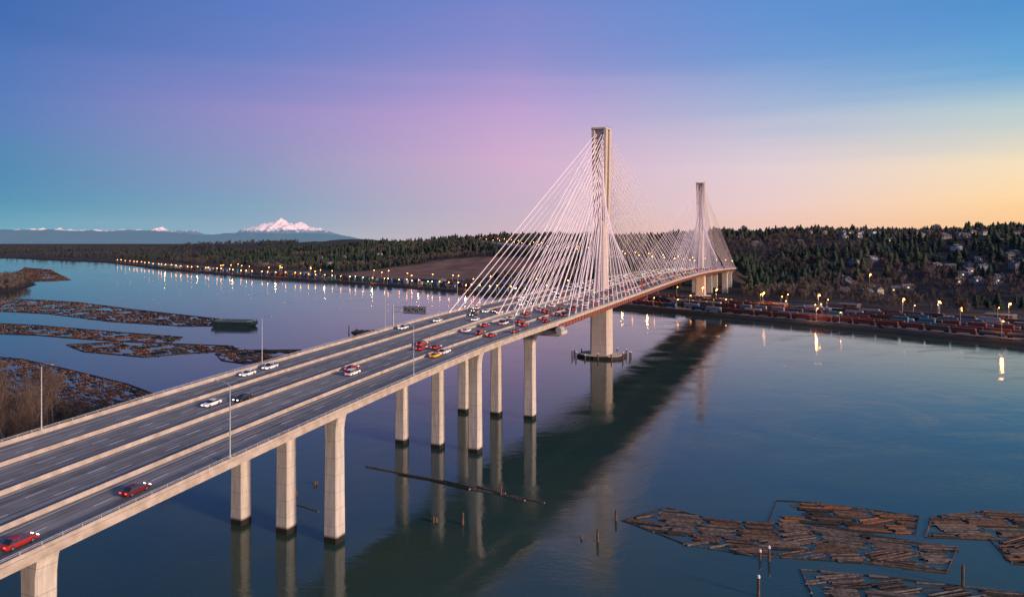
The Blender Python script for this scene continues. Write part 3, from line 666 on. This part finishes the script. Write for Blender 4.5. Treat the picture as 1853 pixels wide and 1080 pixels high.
def raft(P,ang,cols,dens=.92,pitch=.8,seed=0,thr=.34,band=5.2,bl=11.0,tw=.5):
    rr=random.Random(seed); cx=sum(p[0] for p in P)/len(P);cy=sum(p[1] for p in P)/len(P)
    ca,sa=math.cos(ang),math.sin(ang)
    loc=[((x-cx)*ca+(y-cy)*sa,-(x-cx)*sa+(y-cy)*ca) for x,y in P]
    Y0=min(p[1] for p in loc);Y1=max(p[1] for p in loc);X0=min(p[0] for p in loc);X1=max(p[0] for p in loc)
    by=Y0+.2
    while by<Y1:
        bh=band*rr.uniform(.75,1.25); bx=X0-rr.uniform(0,8)
        while bx<X1:
            bw=bl*rr.uniform(.7,1.15); ba=rr.gauss(0,.09)+(tw if rr.random()<.05 else 0); mi0=rr.choice(cols)
            if rr.random()<dens:
                q=-bh/2+.15
                while q<bh/2:
                    lx=bx+bw/2-q*math.sin(ba)+rr.uniform(-.8,.8); ly=by+bh/2+q*math.cos(ba)
                    L_=bw*rr.uniform(.65,1.05); aa=ang+ba+rr.gauss(0,.03)
                    for sh in(0,.25,-.25):
                        l2=lx+sh*bw; wx,wy=cx+l2*ca-ly*sa,cy+l2*sa+ly*ca; LL=L_ if sh==0 else L_*.55
                        ok=all(inpoly(wx+e*LL*.40*math.cos(aa),wy+e*LL*.40*math.sin(aa),P) for e in(-1,1))
                        if ok: break
                    if ok and rr.random()<.96 and float(fbm(np.array(wx/7.),np.array(wy/4.),seed))>thr:
                        mi=mi0 if rr.random()<.5 else rr.choice(cols+[2])
                        put_log(wx,wy,aa,LL,mi,rr.uniform(-.02,.28),rr.uniform(.5,.98))
                    q+=pitch*rr.uniform(.8,1.25)
            bx+=bw+rr.uniform(.0,.5)
        by+=bh+rr.uniform(.0,.3)
def boom(P,closed=True,rs=.95):
    Q=P+[P[0]] if closed else P
    for (x1,y1),(x2,y2) in zip(Q[:-1],Q[1:]):
        d=math.hypot(x2-x1,y2-y1); n=max(1,round(d/13)); a=math.atan2(y2-y1,x2-x1)
        for i in range(n):
            t=(i+.5)/n; put_log(x1+(x2-x1)*t,y1+(y2-y1)*t,a+random.uniform(-.02,.02),d/n*.97,random.choice([0,1,2]),.06,rs,'long boom log chained end to end around a raft','boom_log')
R1=pts((1128,942),(1205,918),(1300,942),(1440,948),(1560,966),(1730,990),(1713,1036),(1560,1018),(1362,1004),(1245,986))
R2=pts((1425,916),(1470,909),(1662,934),(1656,966),(1540,962),(1412,944))
R3=pts((1674,972),(1686,934),(1780,925),(1880,930),(1905,1022),(1832,1020),(1788,974))
R4=pts((1448,1030),(1600,1044),(1890,1078),(1900,1125),(1490,1125))
boom(R1,rs=.6);boom([survey(1390,946),survey(1405,905),survey(1470,909),survey(1662,934),survey(1656,970)],False,.6);boom(R3,rs=.6);boom(R4,rs=.6)
boom(pts((660,844),(735,858),(800,870),(862,884),(925,897),(986,910)),False,.8); boom(pts((720,858),(780,868),(850,886)),False,1.3); boom(pts((850,884),(900,893),(950,906)),False,1.1); boom(pts((527,910),(577,926)),False,.5)
boom(pts((862,880),(915,893)),False)
raft(R4,-.24,[1,1,2],1,.56,11,.22); raft(R1,-.22,[1,1,2,0,0],1,.56,3,.27); raft(R3,-.12,[0,3,0,1,2],1,.56,8,.22); raft(R2,-.19,[3,3,0,0,2],1,.56,5,.2)
link('packed_logs',REST.mesh('packed_logs',LM),kind='stuff',label='tightly packed brown logs filling the log rafts',cat='logs')
st=MB(); rr=random.Random(4)
def far_raft(P,ang,bl,bw,pitch,r,keep,seed):
    cx=sum(p[0] for p in P)/len(P);cy=sum(p[1] for p in P)/len(P); ca,sa=math.cos(ang),math.sin(ang)
    loc=[((x-cx)*ca+(y-cy)*sa,-(x-cx)*sa+(y-cy)*ca) for x,y in P]
    X0=min(p[0] for p in loc);X1=max(p[0] for p in loc);Y0=min(p[1] for p in loc);Y1=max(p[1] for p in loc)
    x=X0
    while x<X1:
        y=Y0+rr.uniform(-bw,0)
        while y<Y1:
            b_w=bw*rr.uniform(.4,1.5)
            if rr.random()<keep:
                ba=rr.gauss(0,.16); col=rr.choice([0,2,1,0,3,3]); L_=bl*rr.uniform(.8,1.0)
                yy=0
                while yy<b_w-1.4:
                    lx=x+bl/2+rr.uniform(-.8,.8); ly=y+yy; wx,wy=cx+lx*ca-ly*sa,cy+lx*sa+ly*ca
                    if inpoly(wx,wy,P) and rr.random()<.9:
                        a=ang+ba+rr.gauss(0,.05); l=L_*rr.uniform(.6,1)/2; z=rr.uniform(.0,.3)
                        st.tube((wx-l*math.cos(a),wy-l*math.sin(a),z),(wx+l*math.cos(a),wy+l*math.sin(a),z),r*rr.uniform(.7,1.2),n=5,m=col if rr.random()<.7 else rr.choice([0,1,2,3]))
                    yy+=pitch
            y+=b_w+rr.uniform(.5,2.4)
        x+=bl+rr.uniform(.1,1.0)
L1=pts((-60,541),(60,542),(140,547),(250,561),(395,577),(415,590),(330,590),(200,582),(90,568),(-60,560))
L2a=pts((-60,583),(60,588),(200,600),(330,610),(300,622),(160,614),(60,606),(-60,602))
L2b=pts((120,624),(220,618),(420,626),(430,634),(330,640),(260,646),(150,636))
L2c=pts((390,640),(430,634),(545,633),(500,652),(440,658),(400,652))
L3=pts((-80,640),(40,650),(120,668),(230,695),(275,712),(255,735),(150,740),(-100,740))
L4=pts((45,484),(90,488),(128,507),(60,510),(20,500))
far_raft(L1,-.75,11,11,1.1,.46,.85,1)
for P in(L2a,L2b,L2c): far_raft(P,-.6,10,9,.95,.42,.86,2)
far_raft(L3,-.6,9,10,.8,.36,.95,3); far_raft(L4,-.6,16,24,2.4,.9,.8,4)
for P in(L1,L2a,L2b,L2c,L3,L4):
    Q=P+[P[0]]
    for (x1,y1),(x2,y2) in zip(Q[:-1],Q[1:]): st.tube((x1,y1,.1),(x2,y2,.1),.4,n=5,m=2)
link('log_raft_field',st.mesh('log_raft_field',LM),kind='stuff',label='broad rafts of brown floating logs covering the river surface',cat='log raft')
# ------------------------------------------------------------------ barges
def barge(x,y,L_,W_,ang,style,hb):
    t=link('barge',None,label=['dark green steel cargo barge moored beside log rafts','low black flat deck barge with a mooring post'][style],cat='barge',loc=(x,y,0),rz=ang)
    hm=mat('barge_hull',[(.010,.020,.022),(.012,.012,.013)][style],[(.026,.042,.044),(.035,.03,.028)][style],.6,rough=.6); dm=mat('barge_deck',[(.05,.10,.09),(.09,.08,.07)][style],[(.11,.18,.16),(.17,.15,.12)][style],.5,rough=.85)
    mb=MB(); l=L_/2;w=W_/2
    mb.loft([[(-l+3.5,-w,-.8),(l-3.5,-w,-.8),(l-3.5,w,-.8),(-l+3.5,w,-.8)],[(-l,-w,hb*.5),(l,-w,hb*.5),(l,w,hb*.5),(-l,w,hb*.5)],[(-l,-w,hb),(l,-w,hb),(l,w,hb),(-l,w,hb)]])
    for i in range(int(L_/3)): 
        for q in(-1,1): mb.box((-l+1.5+i*3,q*(w+.06),hb*.65),(.35,.14,hb*.6))
    for q in(-1,1): mb.box((0,q*(w+.1),hb-.15),(L_-.2,.2,.3))
    link('hull',mb.mesh('hull',[hm]),t)
    mb=MB(); mb.box((0,0,hb+.06),(L_-1,W_-1,.1),0)
    if style==0:
        for q in(-1,1): mb.box((0,q*(w-1.0),hb+.75),(L_-6,.25,1.3),0); mb.box((q*(l-3),0,hb+.75),(.25,W_-2.3,1.3),0)
        mb.box((-l+1.6,0,hb+1.1),(2.2,4,2.0),1); mb.box((-l+1.6,0,hb+2.2),(2.6,4.4,.18),0)
    else:
        for i in range(5): mb.box((-l+3+i*4.5,random.uniform(-2,2),hb+.5),(2.4,3,.8),1)
    link('deck',mb.mesh('deck',[dm,hm]),t)
    for q in(-1,1):
        mb=MB(); mb.tube((q*(l-1),w-1,hb),(q*(l-1),w-1,hb+1.8),.25,n=8); link('mooring_post',mb.mesh('mooring_post',[M_dark]),t)
    if style==1: pile(x-L_/2-3,y,7,.42,'tall dark timber pile beside the flat barge')
x,y=survey(424,590); barge(x,y,37,13,-.18,0,4.2)
x,y=survey(674,605); barge(x,y,32,11,-.1,1,2.6)
# ------------------------------------------------------------------ shoreline helper
def shore(dist,off,line=FAR):
    for (x1,y1),(x2,y2) in zip(line[:-1],line[1:]):
        d=math.hypot(x2-x1,y2-y1)
        if dist<=d:
            t=dist/d; nx,ny=(y2-y1)/d,-(x2-x1)/d
            return x1+(x2-x1)*t+nx*off,y1+(y2-y1)*t+ny*off,math.atan2(y2-y1,x2-x1)
        dist-=d
SH0=math.hypot(380,530)
def railcar(kind):
    mb=MB()
    mb.box((0,0,1.15),(17.2,2.7,.3),1)
    for x in(-6.5,6.5):
        mb.box((x,0,.75),(2.8,2.2,.4),1)
        for dx in(-.9,.9):
            for y in(-.75,.75): mb.tube((x+dx,y-.08,.45),(x+dx,y+.08,.45),.45,n=10,m=1)
    if kind=='boxcar':
        mb.box((0,0,3.0),(16.6,2.9,3.3),0); mb.loft([[(-8.3,-1.45,4.66),(8.3,-1.45,4.66),(8.3,1.45,4.66),(-8.3,1.45,4.66)],[(-8.2,-.3,4.95),(8.2,-.3,4.95),(8.2,.3,4.95),(-8.2,.3,4.95)]],0)
        for i in range(12):
            for y in(-1.49,1.49): mb.box((-7.7+i*1.4,y,3.0),(.12,.08,3.1),0)
    elif kind=='container':
        for z in(2.65,5.3): mb.box((0,0,z),(12.2,2.45,2.6),0)
        for i in range(14):
            for y in(-1.26,1.26): mb.box((-5.7+i*.88,y,4),(.2,.07,5),0)
    elif kind=='tank':
        mb.tube((-7.6,0,2.75),(7.6,0,2.75),1.45,n=14,m=0); mb.tube((-8.1,0,2.75),(-7.6,0,2.75),.8,1.45,n=14); mb.tube((7.6,0,2.75),(8.1,0,2.75),1.45,.8,n=14); mb.tube((0,0,4.1),(0,0,4.6),.6,n=8)
    else:
        mb.loft([[(-5.5,-1.0,1.3),(5.5,-1.0,1.3),(5.5,1.0,1.3),(-5.5,1.0,1.3)],[(-8.3,-1.5,2.6),(8.3,-1.5,2.6),(8.3,1.5,2.6),(-8.3,1.5,2.6)],[(-8.3,-1.5,4.4),(8.3,-1.5,4.4),(8.3,1.5,4.4),(-8.3,1.5,4.4)]],0)
    return mb.mesh('rail_car',[M_wall,M_tyre])
RC={k_:railcar(k_) for k_ in('boxcar','container','tank','hopper')}
RCOL=[('rust red',(.20,.06,.04,1)),('dark brown',(.10,.06,.045,1)),('black',(.03,.03,.03,1)),('rust brown',(.15,.075,.05,1)),('dark grey',(.10,.10,.105,1)),('white',(.42,.4,.38,1)),('pale grey',(.24,.24,.24,1)),('blue',(.05,.12,.22,1)),('teal',(.05,.20,.21,1)),('orange',(.30,.11,.035,1))]
nr_=0
def train(a,b,off,kinds,gap=18.6,skip=.08,wts=(6,5,5,5,4,2,2,1,0,1),lim=298):
    global nr_
    d=a; kd=random.choice(kinds); ci=random.choices(RCOL,wts)[0]
    while d<b and nr_<lim:
        if random.random()<.25: kd=random.choice(kinds)
        if random.random()<.45: ci=random.choices(RCOL,wts)[0]
        x,y,an=shore(SH0+d,off); d+=gap
        if random.random()<skip: continue
        z=hz(x,y)
        link('rail_car',RC[kd],label='%s %s rail car standing in the riverside yard'%(ci[0],{'boxcar':'box','container':'double-stacked container','tank':'tank','hopper':'hopper'}[kd]),cat='rail car',group='rail cars in the riverside yard',loc=(x,y,z),rz=an,color=ci[1]); nr_+=1
for off in(20,34,62,76,104): train(170 if off>60 else 205,655,off,['boxcar','tank','hopper','boxcar'],skip=.05)
train(205,520,48,['container'],skip=.25,wts=(2,1,1,2,3,2,2,2,1,1))
for off in(24,40): train(720,2400,off,['container','container','boxcar'],gap=20.5,skip=.12,wts=(3,1,1,2,2,3,2,4,6,1))
# remaining distant strings of cars as one mass
mb=MB(); rq=random.Random(9)
fm=[mat('far_car_rust',(.16,.06,.04)),mat('far_car_dark',(.06,.05,.045)),mat('far_car_pale',(.32,.3,.28)),mat('far_car_blue',(.05,.13,.2))]
for off,a,b in((90,185,640),(118,200,640),(56,760,2300),(72,760,2100)):
    d=a
    while d<b:
        x,y,an=shore(SH0+d,off); d+=18.8
        if rq.random()<.1: continue
        z=hz(x,y); m=rq.choice([0,0,1,1,2,3]); mb.box((x,y,z+1.1),(17,2.6,.5),1,an); mb.box((x,y,z+3.0),(16,2.9,3.2),m,an); mb.box((x,y,z+4.75),(15.6,1.6,.28),m,an)
link('distant_rail_cars',mb.mesh('distant_rail_cars',fm),kind='stuff',label='distant strings of rust and grey rail cars',cat='rail cars')
def band(name,offs,hw_,a,b,z,m,label,cat):
    mb=MB()
    for off in offs:
        ps=[shore(SH0+d,off) for d in range(a,b,12)]
        for p,q in zip(ps[:-1],ps[1:]):
            nx,ny=math.sin(p[2]),-math.cos(p[2])
            mb.add([(p[0]-nx*hw_,p[1]-ny*hw_,z),(p[0]+nx*hw_,p[1]+ny*hw_,z),(q[0]+nx*hw_,q[1]+ny*hw_,z),(q[0]-nx*hw_,q[1]-ny*hw_,z)],[(0,1,2,3)])
    link(name,mb.mesh(name,[m]),kind='structure',label=label,cat=cat)
band('yard_ground',(83,),72,60,720,3.40,mat('yard_gravel',(.12,.10,.092),(.24,.20,.18),.05,rough=.95,detail=9),'grey-brown gravel ground of the rail yard','ground')
band('railway_track',(20,34,48,62,76,90,104,118),1.6,100,2400,3.45,mat('ballast',(.22,.185,.17),(.40,.34,.31),.3,rough=.95),'pale ballast railway tracks running along the river bank','railway')
band('service_road',(136,),6,100,700,3.5,mat('pale_road',(.26,.25,.24),(.38,.36,.34),.1,rough=.9),'pale service road behind the rail yard','road')
def glow(x,y,z,e,sz=.6):
    l=bpy.data.lights.new('lamp_light','POINT'); l.energy=e; l.color=(1,.40,.11); l.shadow_soft_size=sz; o=bpy.data.objects.new('lamp_light',l); COL.objects.link(o); o.location=(x,y,z)
def yardlamp(x,y,h,r,m,lab,grp='lamps along the riverside rail yard'):
    z=hz(x,y); t=link('yard_lamp',None,label=lab,cat='lamp post',group=grp,loc=(x,y,z))
    mb=MB(); mb.tube((0,0,0),(0,0,h),.22,.12,n=6); mb.tube((0,0,h-.1),(1.2,0,h+.1),.08,n=5); link('lamp_post',mb.mesh('lamp_post',[M_metal]),t)
    mb=MB(); mb.sphere((1.2,0,h+.1-r*.3),r); link('lamp_globe',mb.mesh('lamp_globe',[m]),t)
    return z
d=690.;i=0
while d<2700:
    x,y,_=shore(SH0+d+random.uniform(-4,4),random.choice([8,9,10,12,14])); h=random.uniform(8,10); z=yardlamp(x,y,h,.52 if d<1400 else .62,M_lamp if random.random()<.9 else M_lampw,'orange sodium lamp on a post by the shore')
    if i%6==0 and d<2200: glow(x,y,z+h-1.2,7000)
    d+=19+max(0,d-1000)*.022; i+=1
for d in np.arange(720,2000,42.0):
    x,y,_=shore(SH0+d+random.uniform(-20,20),random.choice([70,100,120,150])); yardlamp(x,y,random.uniform(9,13),.55,M_lamp,'orange sodium lamp on a post in the yard')
for i,d in enumerate(np.arange(190,690,17.0)):
    off=random.choice([14,28,55,84,112,135,150]); x,y,_=shore(SH0+d+random.uniform(-8,8),off); h=random.uniform(9,13); z=yardlamp(x,y,h,.38,M_lamp,'orange sodium lamp on a post in the yard')
    if i%4==0: glow(x,y,z+h-1.2,5000)
for u,v,Y in((1380,541,770),(1480,543,740),(1633,546,690),(1697,553,660),(1825,563,640),(1573,512,980),(1295,540,830),(1270,548,860)):
    z=yardlamp((u-926)/1290*Y,Y,15,.85,M_lamp,'tall orange floodlight mast in the rail yard'); glow((u-926)/1290*Y+1,Y-1,z+13,10000)
for s in range(720,1850,48):
    for sg in(-1,1):
        p=pt(s,sg*29,0); yardlamp(p[0],p[1],11,.5,M_lampw if sg>0 else M_lamp,'lit highway lamp beside the climbing road','lamps along the highway')
def shed(x,y,l,w_,h,an,c,lab):
    t=link('warehouse',None,label=lab,cat='warehouse',group='sheds beside the rail yard',loc=(x,y,hz(x,y)-.3),rz=an)
    mb=MB(); mb.box((0,0,h/2),(l,w_,h),0)
    for i in range(int(l/8)): 
        for q in(-1,1): mb.box((-l/2+4+i*8,q*(w_/2+.03),2.2),(3.4,.1,3.6),1)
    link('wall',mb.mesh('wall',[M_wall,M_win]),t,color=c)
    mb=MB(); mb.loft([[(-l/2-.5,-w_/2-.5,h+.01),(-l/2-.5,w_/2+.5,h+.01),(-l/2-.5,0,h+w_*.12)],[(l/2+.5,-w_/2-.5,h+.01),(l/2+.5,w_/2+.5,h+.01),(l/2+.5,0,h+w_*.12)]],0); link('roof',mb.mesh('roof',[M_wall]),t,color=(.13,.13,.14,1))
for d,off,l in((300,165,22),(430,168,20)):
    x,y,an=shore(SH0+d,off); shed(x,y,l,12,4,an,(.10,.09,.08,1),'low dark metal shed beside the tracks')
for d,off,l in((900,90,50),(1100,85,60),(1500,80,70)):
    x,y,an=shore(SH0+d,off); shed(x,y,l,18,6,an,(.10,.105,.115,1),'long grey metal warehouse beside the tracks')
# ------------------------------------------------------------------ houses
def house(v):
    mb=MB(); l,w_,h=[(13,10,5.5),(11,9,6),(16,10,5),(12,12,6.5)][v]
    mb.box((0,0,h/2),(l,w_,h),0); rh=2.6
    mb.add([(-l/2-.5,-w_/2-.6,h+.01),(l/2+.5,-w_/2-.6,h+.01),(l/2+.5,w_/2+.6,h+.01),(-l/2-.5,w_/2+.6,h+.01),(-l/2-.5,0,h+rh),(l/2+.5,0,h+rh)],[(0,1,5,4),(2,3,4,5),(1,2,5),(3,0,4),(3,2,1,0)],1)
    mb.add([(-l/2,-w_/2,h+.0),(-l/2,w_/2,h+.0),(-l/2,0,h+rh-.3)],[(0,1,2)],0)
    for zf in(1.6,4.2):
        for i in range(3):
            lit=(i+v+int(zf))%5==0 and v<2
            for q in(-1,1): mb.box((-l/2+2.2+i*(l-4.4)/2,q*(w_/2+.03),zf),(1.7,.08,1.3),3 if lit and q<0 else 2)
    mb.box((l*.25,w_*.1,h+rh-.2),(.9,.9,2),0)
    return mb.mesh('house',[M_wall,M_roof,M_win,M_lit])
HM=[house(i) for i in range(4)]
HC=[('white',(.5,.49,.48,1)),('beige',(.36,.31,.26,1)),('grey',(.26,.26,.27,1)),('brown',(.18,.13,.10,1)),('pale blue',(.28,.32,.38,1))]
HP=[]
def addhouse(x,y):
    if any((x-a)**2+(y-b)**2<19**2 for a,b in HP): return
    z,ds,dn,dr=height(np.array([x]),np.array([y]))
    if ds[0]<230 or dr[0]<60: return
    HP.append((x,y)); c=random.choice(HC); i=random.randrange(4)
    link('house',HM[i],label='%s two-storey gabled house on the wooded hillside'%c[0],cat='house',group='houses on the wooded hillside',loc=(x,y,z[0]-.3),rz=random.choice([.2,.2,1.77,-.3])+random.uniform(-.1,.1),color=c[1],scale=(1,1,1.15))
for row in range(15):
    Y=850+row*68
    for i in range(24):
        t=.475+.28*i/24+random.uniform(-.01,.01)
        if random.random()<.85*float(fbm(np.array(t*Y/130),np.array(Y/130),91)>.41): addhouse(t*(Y)+20,Y+t*90+random.uniform(-14,14))
for i in range(70):
    t=random.choice([random.uniform(-.36,-.18),random.uniform(.33,.5)]); Y=random.uniform(1350,2300); 
    if t<0: Y=random.uniform(1750,2350)
    addhouse(t*Y,Y)
def block(u,Y,w_,h,c):
    x=(u-926)/1290*Y; z=hz(x,Y)
    t=link('apartment_tower',None,label='tall grey apartment block rising above the trees',cat='apartment building',group='apartment towers on the ridge',loc=(x,Y,z),rz=random.uniform(-.4,.4))
    mb=MB(); mb.box((0,0,h/2),(w_,w_*.8,h),0); mb.box((0,0,h+1.5),(w_*.4,w_*.3,3),0); link('wall',mb.mesh('wall',[M_wall]),t,color=c)
    mb=MB()
    for k_ in range(int(h/3.2)):
        for q in(-1,1):
            mb.box((0,q*(w_*.4+.05),1.9+k_*3.2),(w_*.86,.12,1.5)); mb.box((q*(w_/2+.05),0,1.9+k_*3.2),(.12,w_*.66,1.5))
    link('window',mb.mesh('window',[M_win]),t)
for u,w_,h in((1345,14,36),(1694,20,50),(1770,20,48),(1781,12,38)): block(u,2500,w_,h,(.14,.14,.16,1))
# ------------------------------------------------------------------ forests
def fast_mesh(name,V,F,mats,mi=None):
    me=bpy.data.meshes.new(name); V=np.asarray(V,np.float32); F=np.asarray(F,np.int32)
    me.vertices.add(len(V)); me.vertices.foreach_set('co',V.ravel()); me.loops.add(F.size); me.loops.foreach_set('vertex_index',F.ravel())
    me.polygons.add(len(F)); me.polygons.foreach_set('loop_start',(np.arange(len(F))*3).astype(np.int32))
    for m in mats: me.materials.append(m)
    me.update(calc_edges=True)
    if mi is not None: me.polygons.foreach_set('material_index',np.asarray(mi,np.int32))
    return me
def conifer(rng,broad=False):
    V=[];F=[]; tiers=5;n=7
    for k in range(tiers):
        z0=.10+.8*k/tiers; z1=min(1,z0+.34); r=.24*(1-k/tiers)**.65+.03; b=len(V)
        if broad: r=.34*math.sin(math.pi*(.18+.7*k/tiers)); z1=min(.95,z0+.26)
        for i in range(n*2):
            a=math.pi*i/n+k; q=r*(1 if i%2 else .55)*rng.uniform(.7,1.25); V.append((q*math.cos(a),q*math.sin(a),z0-(.03 if i%2 else -.04)+rng.uniform(-.03,.03)))
        V.append((rng.uniform(-.02,.02)*(4 if broad else 1),rng.uniform(-.02,.02)*(4 if broad else 1),z1)); t=len(V)-1
        for i in range(n*2): F.append((b+i,b+(i+1)%(2*n),t))
    return np.array(V),np.array(F)
def bare(rng,nt=34):
    V=[(-.012,0,0),(.012,0,0),(0,.012,.6),(0,-.012,0),(0,.012,0),(.012,0,.6)];F=[(0,1,2),(3,4,5)]
    for i in range(nt):
        h=rng.uniform(.25,.65); a=rng.uniform(0,6.28); up=rng.uniform(.2,.42); o=rng.uniform(.08,.3)
        p=np.array([0.03*math.cos(a),.03*math.sin(a),h]); q=p+np.array([o*math.cos(a),o*math.sin(a),up])
        wv=np.array([-math.sin(a),math.cos(a),rng.uniform(-.5,.5)])*rng.uniform(.012,.035)
        b=len(V); V+= [tuple(p-wv*.2),tuple(q+wv),tuple(q-wv*.6+np.array([0,0,-.05]))]; F.append((b,b+1,b+2))
        m=(p+q)/2; b=len(V); V+= [tuple(m),tuple(m+wv*3+np.array([0,0,.12])),tuple(m+wv*2.2+np.array([0,0,.16]))]; F.append((b,b+1,b+2))
    return np.array(V),np.array(F)
def scatter(name,n,kind,region,hmin,hmax,mats,label,seed,accept):
    rng=np.random.RandomState(seed); pr=random.Random(seed)
    protos=[bare(pr) if kind=='b' else conifer(pr,i in(2,5,7)) for i in range(9)]
    Y=region[2]+(region[3]-region[2])*rng.rand(n)**.85; t=region[0]+(region[1]-region[0])*rng.rand(n); X=t*Y
    z,ds,dn,dr=height(X,Y); k_=accept(X,Y,ds,dn,dr,rng)
    lx=X-T1[0];ly=Y-T1[1]; sl=lx*math.sin(TH0)+ly*math.cos(TH0); wl=lx*math.cos(TH0)-ly*math.sin(TH0)
    k_&=~((np.abs(wl)<48)&(sl>380)&(sl<700))
    X,Y,z=X[k_],Y[k_],z[k_]; Vs=[];Fs=[];M=[];b=0
    stand=fbm(X/90,Y/90,77,3)
    for i in range(len(X)):
        pi=i%9; V,F=protos[pi]; h=hmin+(hmax-hmin)*rng.rand()**1.6*(.6 if (kind=='c' and pi in(2,5,7)) else 1); h*=.75+.55*float(stand[i]); a=rng.rand()*6.28; w_=h*rng.uniform(.85,1.5 if kind=='c' else 1.3); c,s_=math.cos(a)*w_,math.sin(a)*w_
        P=np.empty((len(V),3),np.float32); P[:,0]=V[:,0]*c-V[:,1]*s_+X[i];P[:,1]=V[:,0]*s_+V[:,1]*c+Y[i];P[:,2]=V[:,2]*h+z[i]-.5
        Vs.append(P);Fs.append(F+b);b+=len(V); M.append(np.full(len(F),min(len(mats)-1,int(max(0,stand[i]*2.6-.35+rng.rand()*.8)*len(mats)/2.2))))
    me=fast_mesh(name,np.concatenate(Vs),np.concatenate(Fs),mats,np.concatenate(M))
    link(name,me,kind='stuff',label=label,cat='forest')
HPa=np.array(HP)
def hfree(X,Y,r=11):
    ok=np.ones(len(X),bool)
    for a,b in HPa: ok&=((X-a)**2+((Y-b+7)*.75)**2)>r*r
    return ok
def infield(X,Y): return ((X+130)/235)**2+((Y-1560)/235)**2<1
MC=[mat('conifer_c',(.015,.026,.022),(.030,.045,.033),.06,rough=.95,spec=.1),mat('conifer_a',(.022,.036,.026),(.042,.060,.038),.06,rough=.95,spec=.1),mat('conifer_b',(.030,.042,.028),(.064,.074,.046),.06,rough=.95,spec=.1)]
MT=[mat('bare_c',(.046,.040,.038),(.085,.072,.066),.05,rough=.95,spec=.1),mat('bare_a',(.066,.054,.050),(.125,.10,.088),.05,rough=.95,spec=.1),mat('bare_b',(.088,.068,.060),(.155,.122,.107),.05,rough=.95,spec=.1)]
def acc_c(X,Y,ds,dn,dr,rng):
    n=fbm(X/140,Y/140,60,4); town=(X/Y>.45)&(Y<1950)
    return (ds>240)&(dr>50)&(~infield(X,Y))&(n>np.where(town,.47,np.where(X<0,.38,.45))-.06*sst(500,1000,ds)+.05*(rng.rand(len(X))-.5))&hfree(X,Y)&(rng.rand(len(X))<np.where(town,.6,.98))
def acc_b(X,Y,ds,dn,dr,rng):
    n=fbm(X/140,Y/140,60,4); town=(X/Y>.45)&(Y<1950)
    return (ds>172)&(dr>48)&(~infield(X,Y))&(n<np.where(X<0,.50,.53)+.06*(rng.rand(len(X))-.5))&hfree(X,Y)&(rng.rand(len(X))<np.where(town,.65,1))
scatter('conifer_forest',20000,'c',(-.62,.8,700,2900),9,26,MC,'dark green conifer forest covering the hills',1,acc_c)
scatter('bare_woodland',21000,'b',(-.62,.8,680,2600),10,18,MT,'brown leafless woodland on the hill slopes',2,acc_b)
def acc_f(X,Y,ds,dn,dr,rng):
    return (ds>130)&((X/Y<-.38)|(ds>900))&(fbm(X/500,Y/500,70,3)>.36)
scatter('lowland_woodland',6500,'b',(-.8,-.3,1900,8000),14,24,[mat('far_wood',(.045,.05,.056),(.07,.068,.066),.01,rough=1,spec=0)],'dark far-off woodland on the flat valley floor',3,acc_f)
scatter('riverside_conifers',2500,'c',(-.8,-.3,2300,9000),14,26,[mat('far_conifer',(.028,.042,.048),(.045,.056,.056),.01,rough=1,spec=0)],'dark distant conifers on the valley floor',4,acc_f)
scatter('island_woodland',2600,'b',(-.9,-.6,900,1700),12,20,MT,'brown leafless woodland on a river island',5,lambda X,Y,ds,dn,dr,rng:(dn>4))
def tree(seed,H_):
    r=random.Random(seed); tr=MB(); cr=MB()
    def grow(p,d,l,rad,lev):
        q=p+d*l; tgt=tr if lev<2 else cr
        mid=p+d*l*.5+Vector((r.uniform(-1,1),r.uniform(-1,1),0))*l*.05
        tgt.tube(p,mid,rad,rad*.82,n=5 if lev<2 else 3,caps=False); tgt.tube(mid,q,rad*.82,rad*.6,n=5 if lev<2 else 3,caps=False)
        if lev>=4: return
        nb=[5,4,4,3][lev]
        for i in range(nb):
            t=r.uniform(.35,1.0) if i else 1.0
            b=p+d*l*t; a=r.uniform(0,6.28); sp=r.uniform(.35,.75)
            o=d.orthogonal().normalized(); o.rotate(Matrix.Rotation(a,3,d)); nd=(d+o*sp+Vector((0,0,.18))).normalized()
            grow(b,nd,l*r.uniform(.5,.72),rad*.5,lev+1)
    grow(Vector((0,0,-.4)),Vector((r.uniform(-.08,.08),r.uniform(-.08,.08),1)).normalized(),H_*.42,H_*.013,0)
    return tr.mesh('trunk',[M_bark],False),cr.mesh('crown',[M_twig],False)
TR=[tree(i,12+i) for i in range(5)]
cnt=0;tries=0
while cnt<90 and tries<9000:
    tries+=1
    y=random.uniform(215,400); x=random.uniform(-.82*y,-.40*y)
    z,ds,dn,dr=height(np.array([x]),np.array([y]))
    if dn[0]<2 or dn[0]>75: continue
    edge=x<-.64*y
    if not edge and random.random()<.45: continue
    i=random.randrange(5); s_=random.uniform(.75,1.2)*(1.7 if edge else .65)
    t=link('bare_tree',None,label='leafless brown riverside tree on the bank beside the bridge',cat='tree',group='leafless trees on the river bank',loc=(x,y,z[0]),rz=random.uniform(0,6),scale=(s_,s_,s_))
    link('trunk',TR[i][0],t); link('crown',TR[i][1],t); cnt+=1
MS=[mat('shrub_a',(.035,.028,.024),(.075,.055,.044),.08,rough=.95,spec=.1),mat('shrub_b',(.05,.036,.03),(.095,.068,.052),.08,rough=.95,spec=.1)]
scatter('bank_shrubs',3600,'b',(-.85,-.30,190,480),1.5,3.6,MS,'brown leafless shrubs covering the river bank',6,lambda X,Y,ds,dn,dr,rng:(dn>.5)&(dn<120))
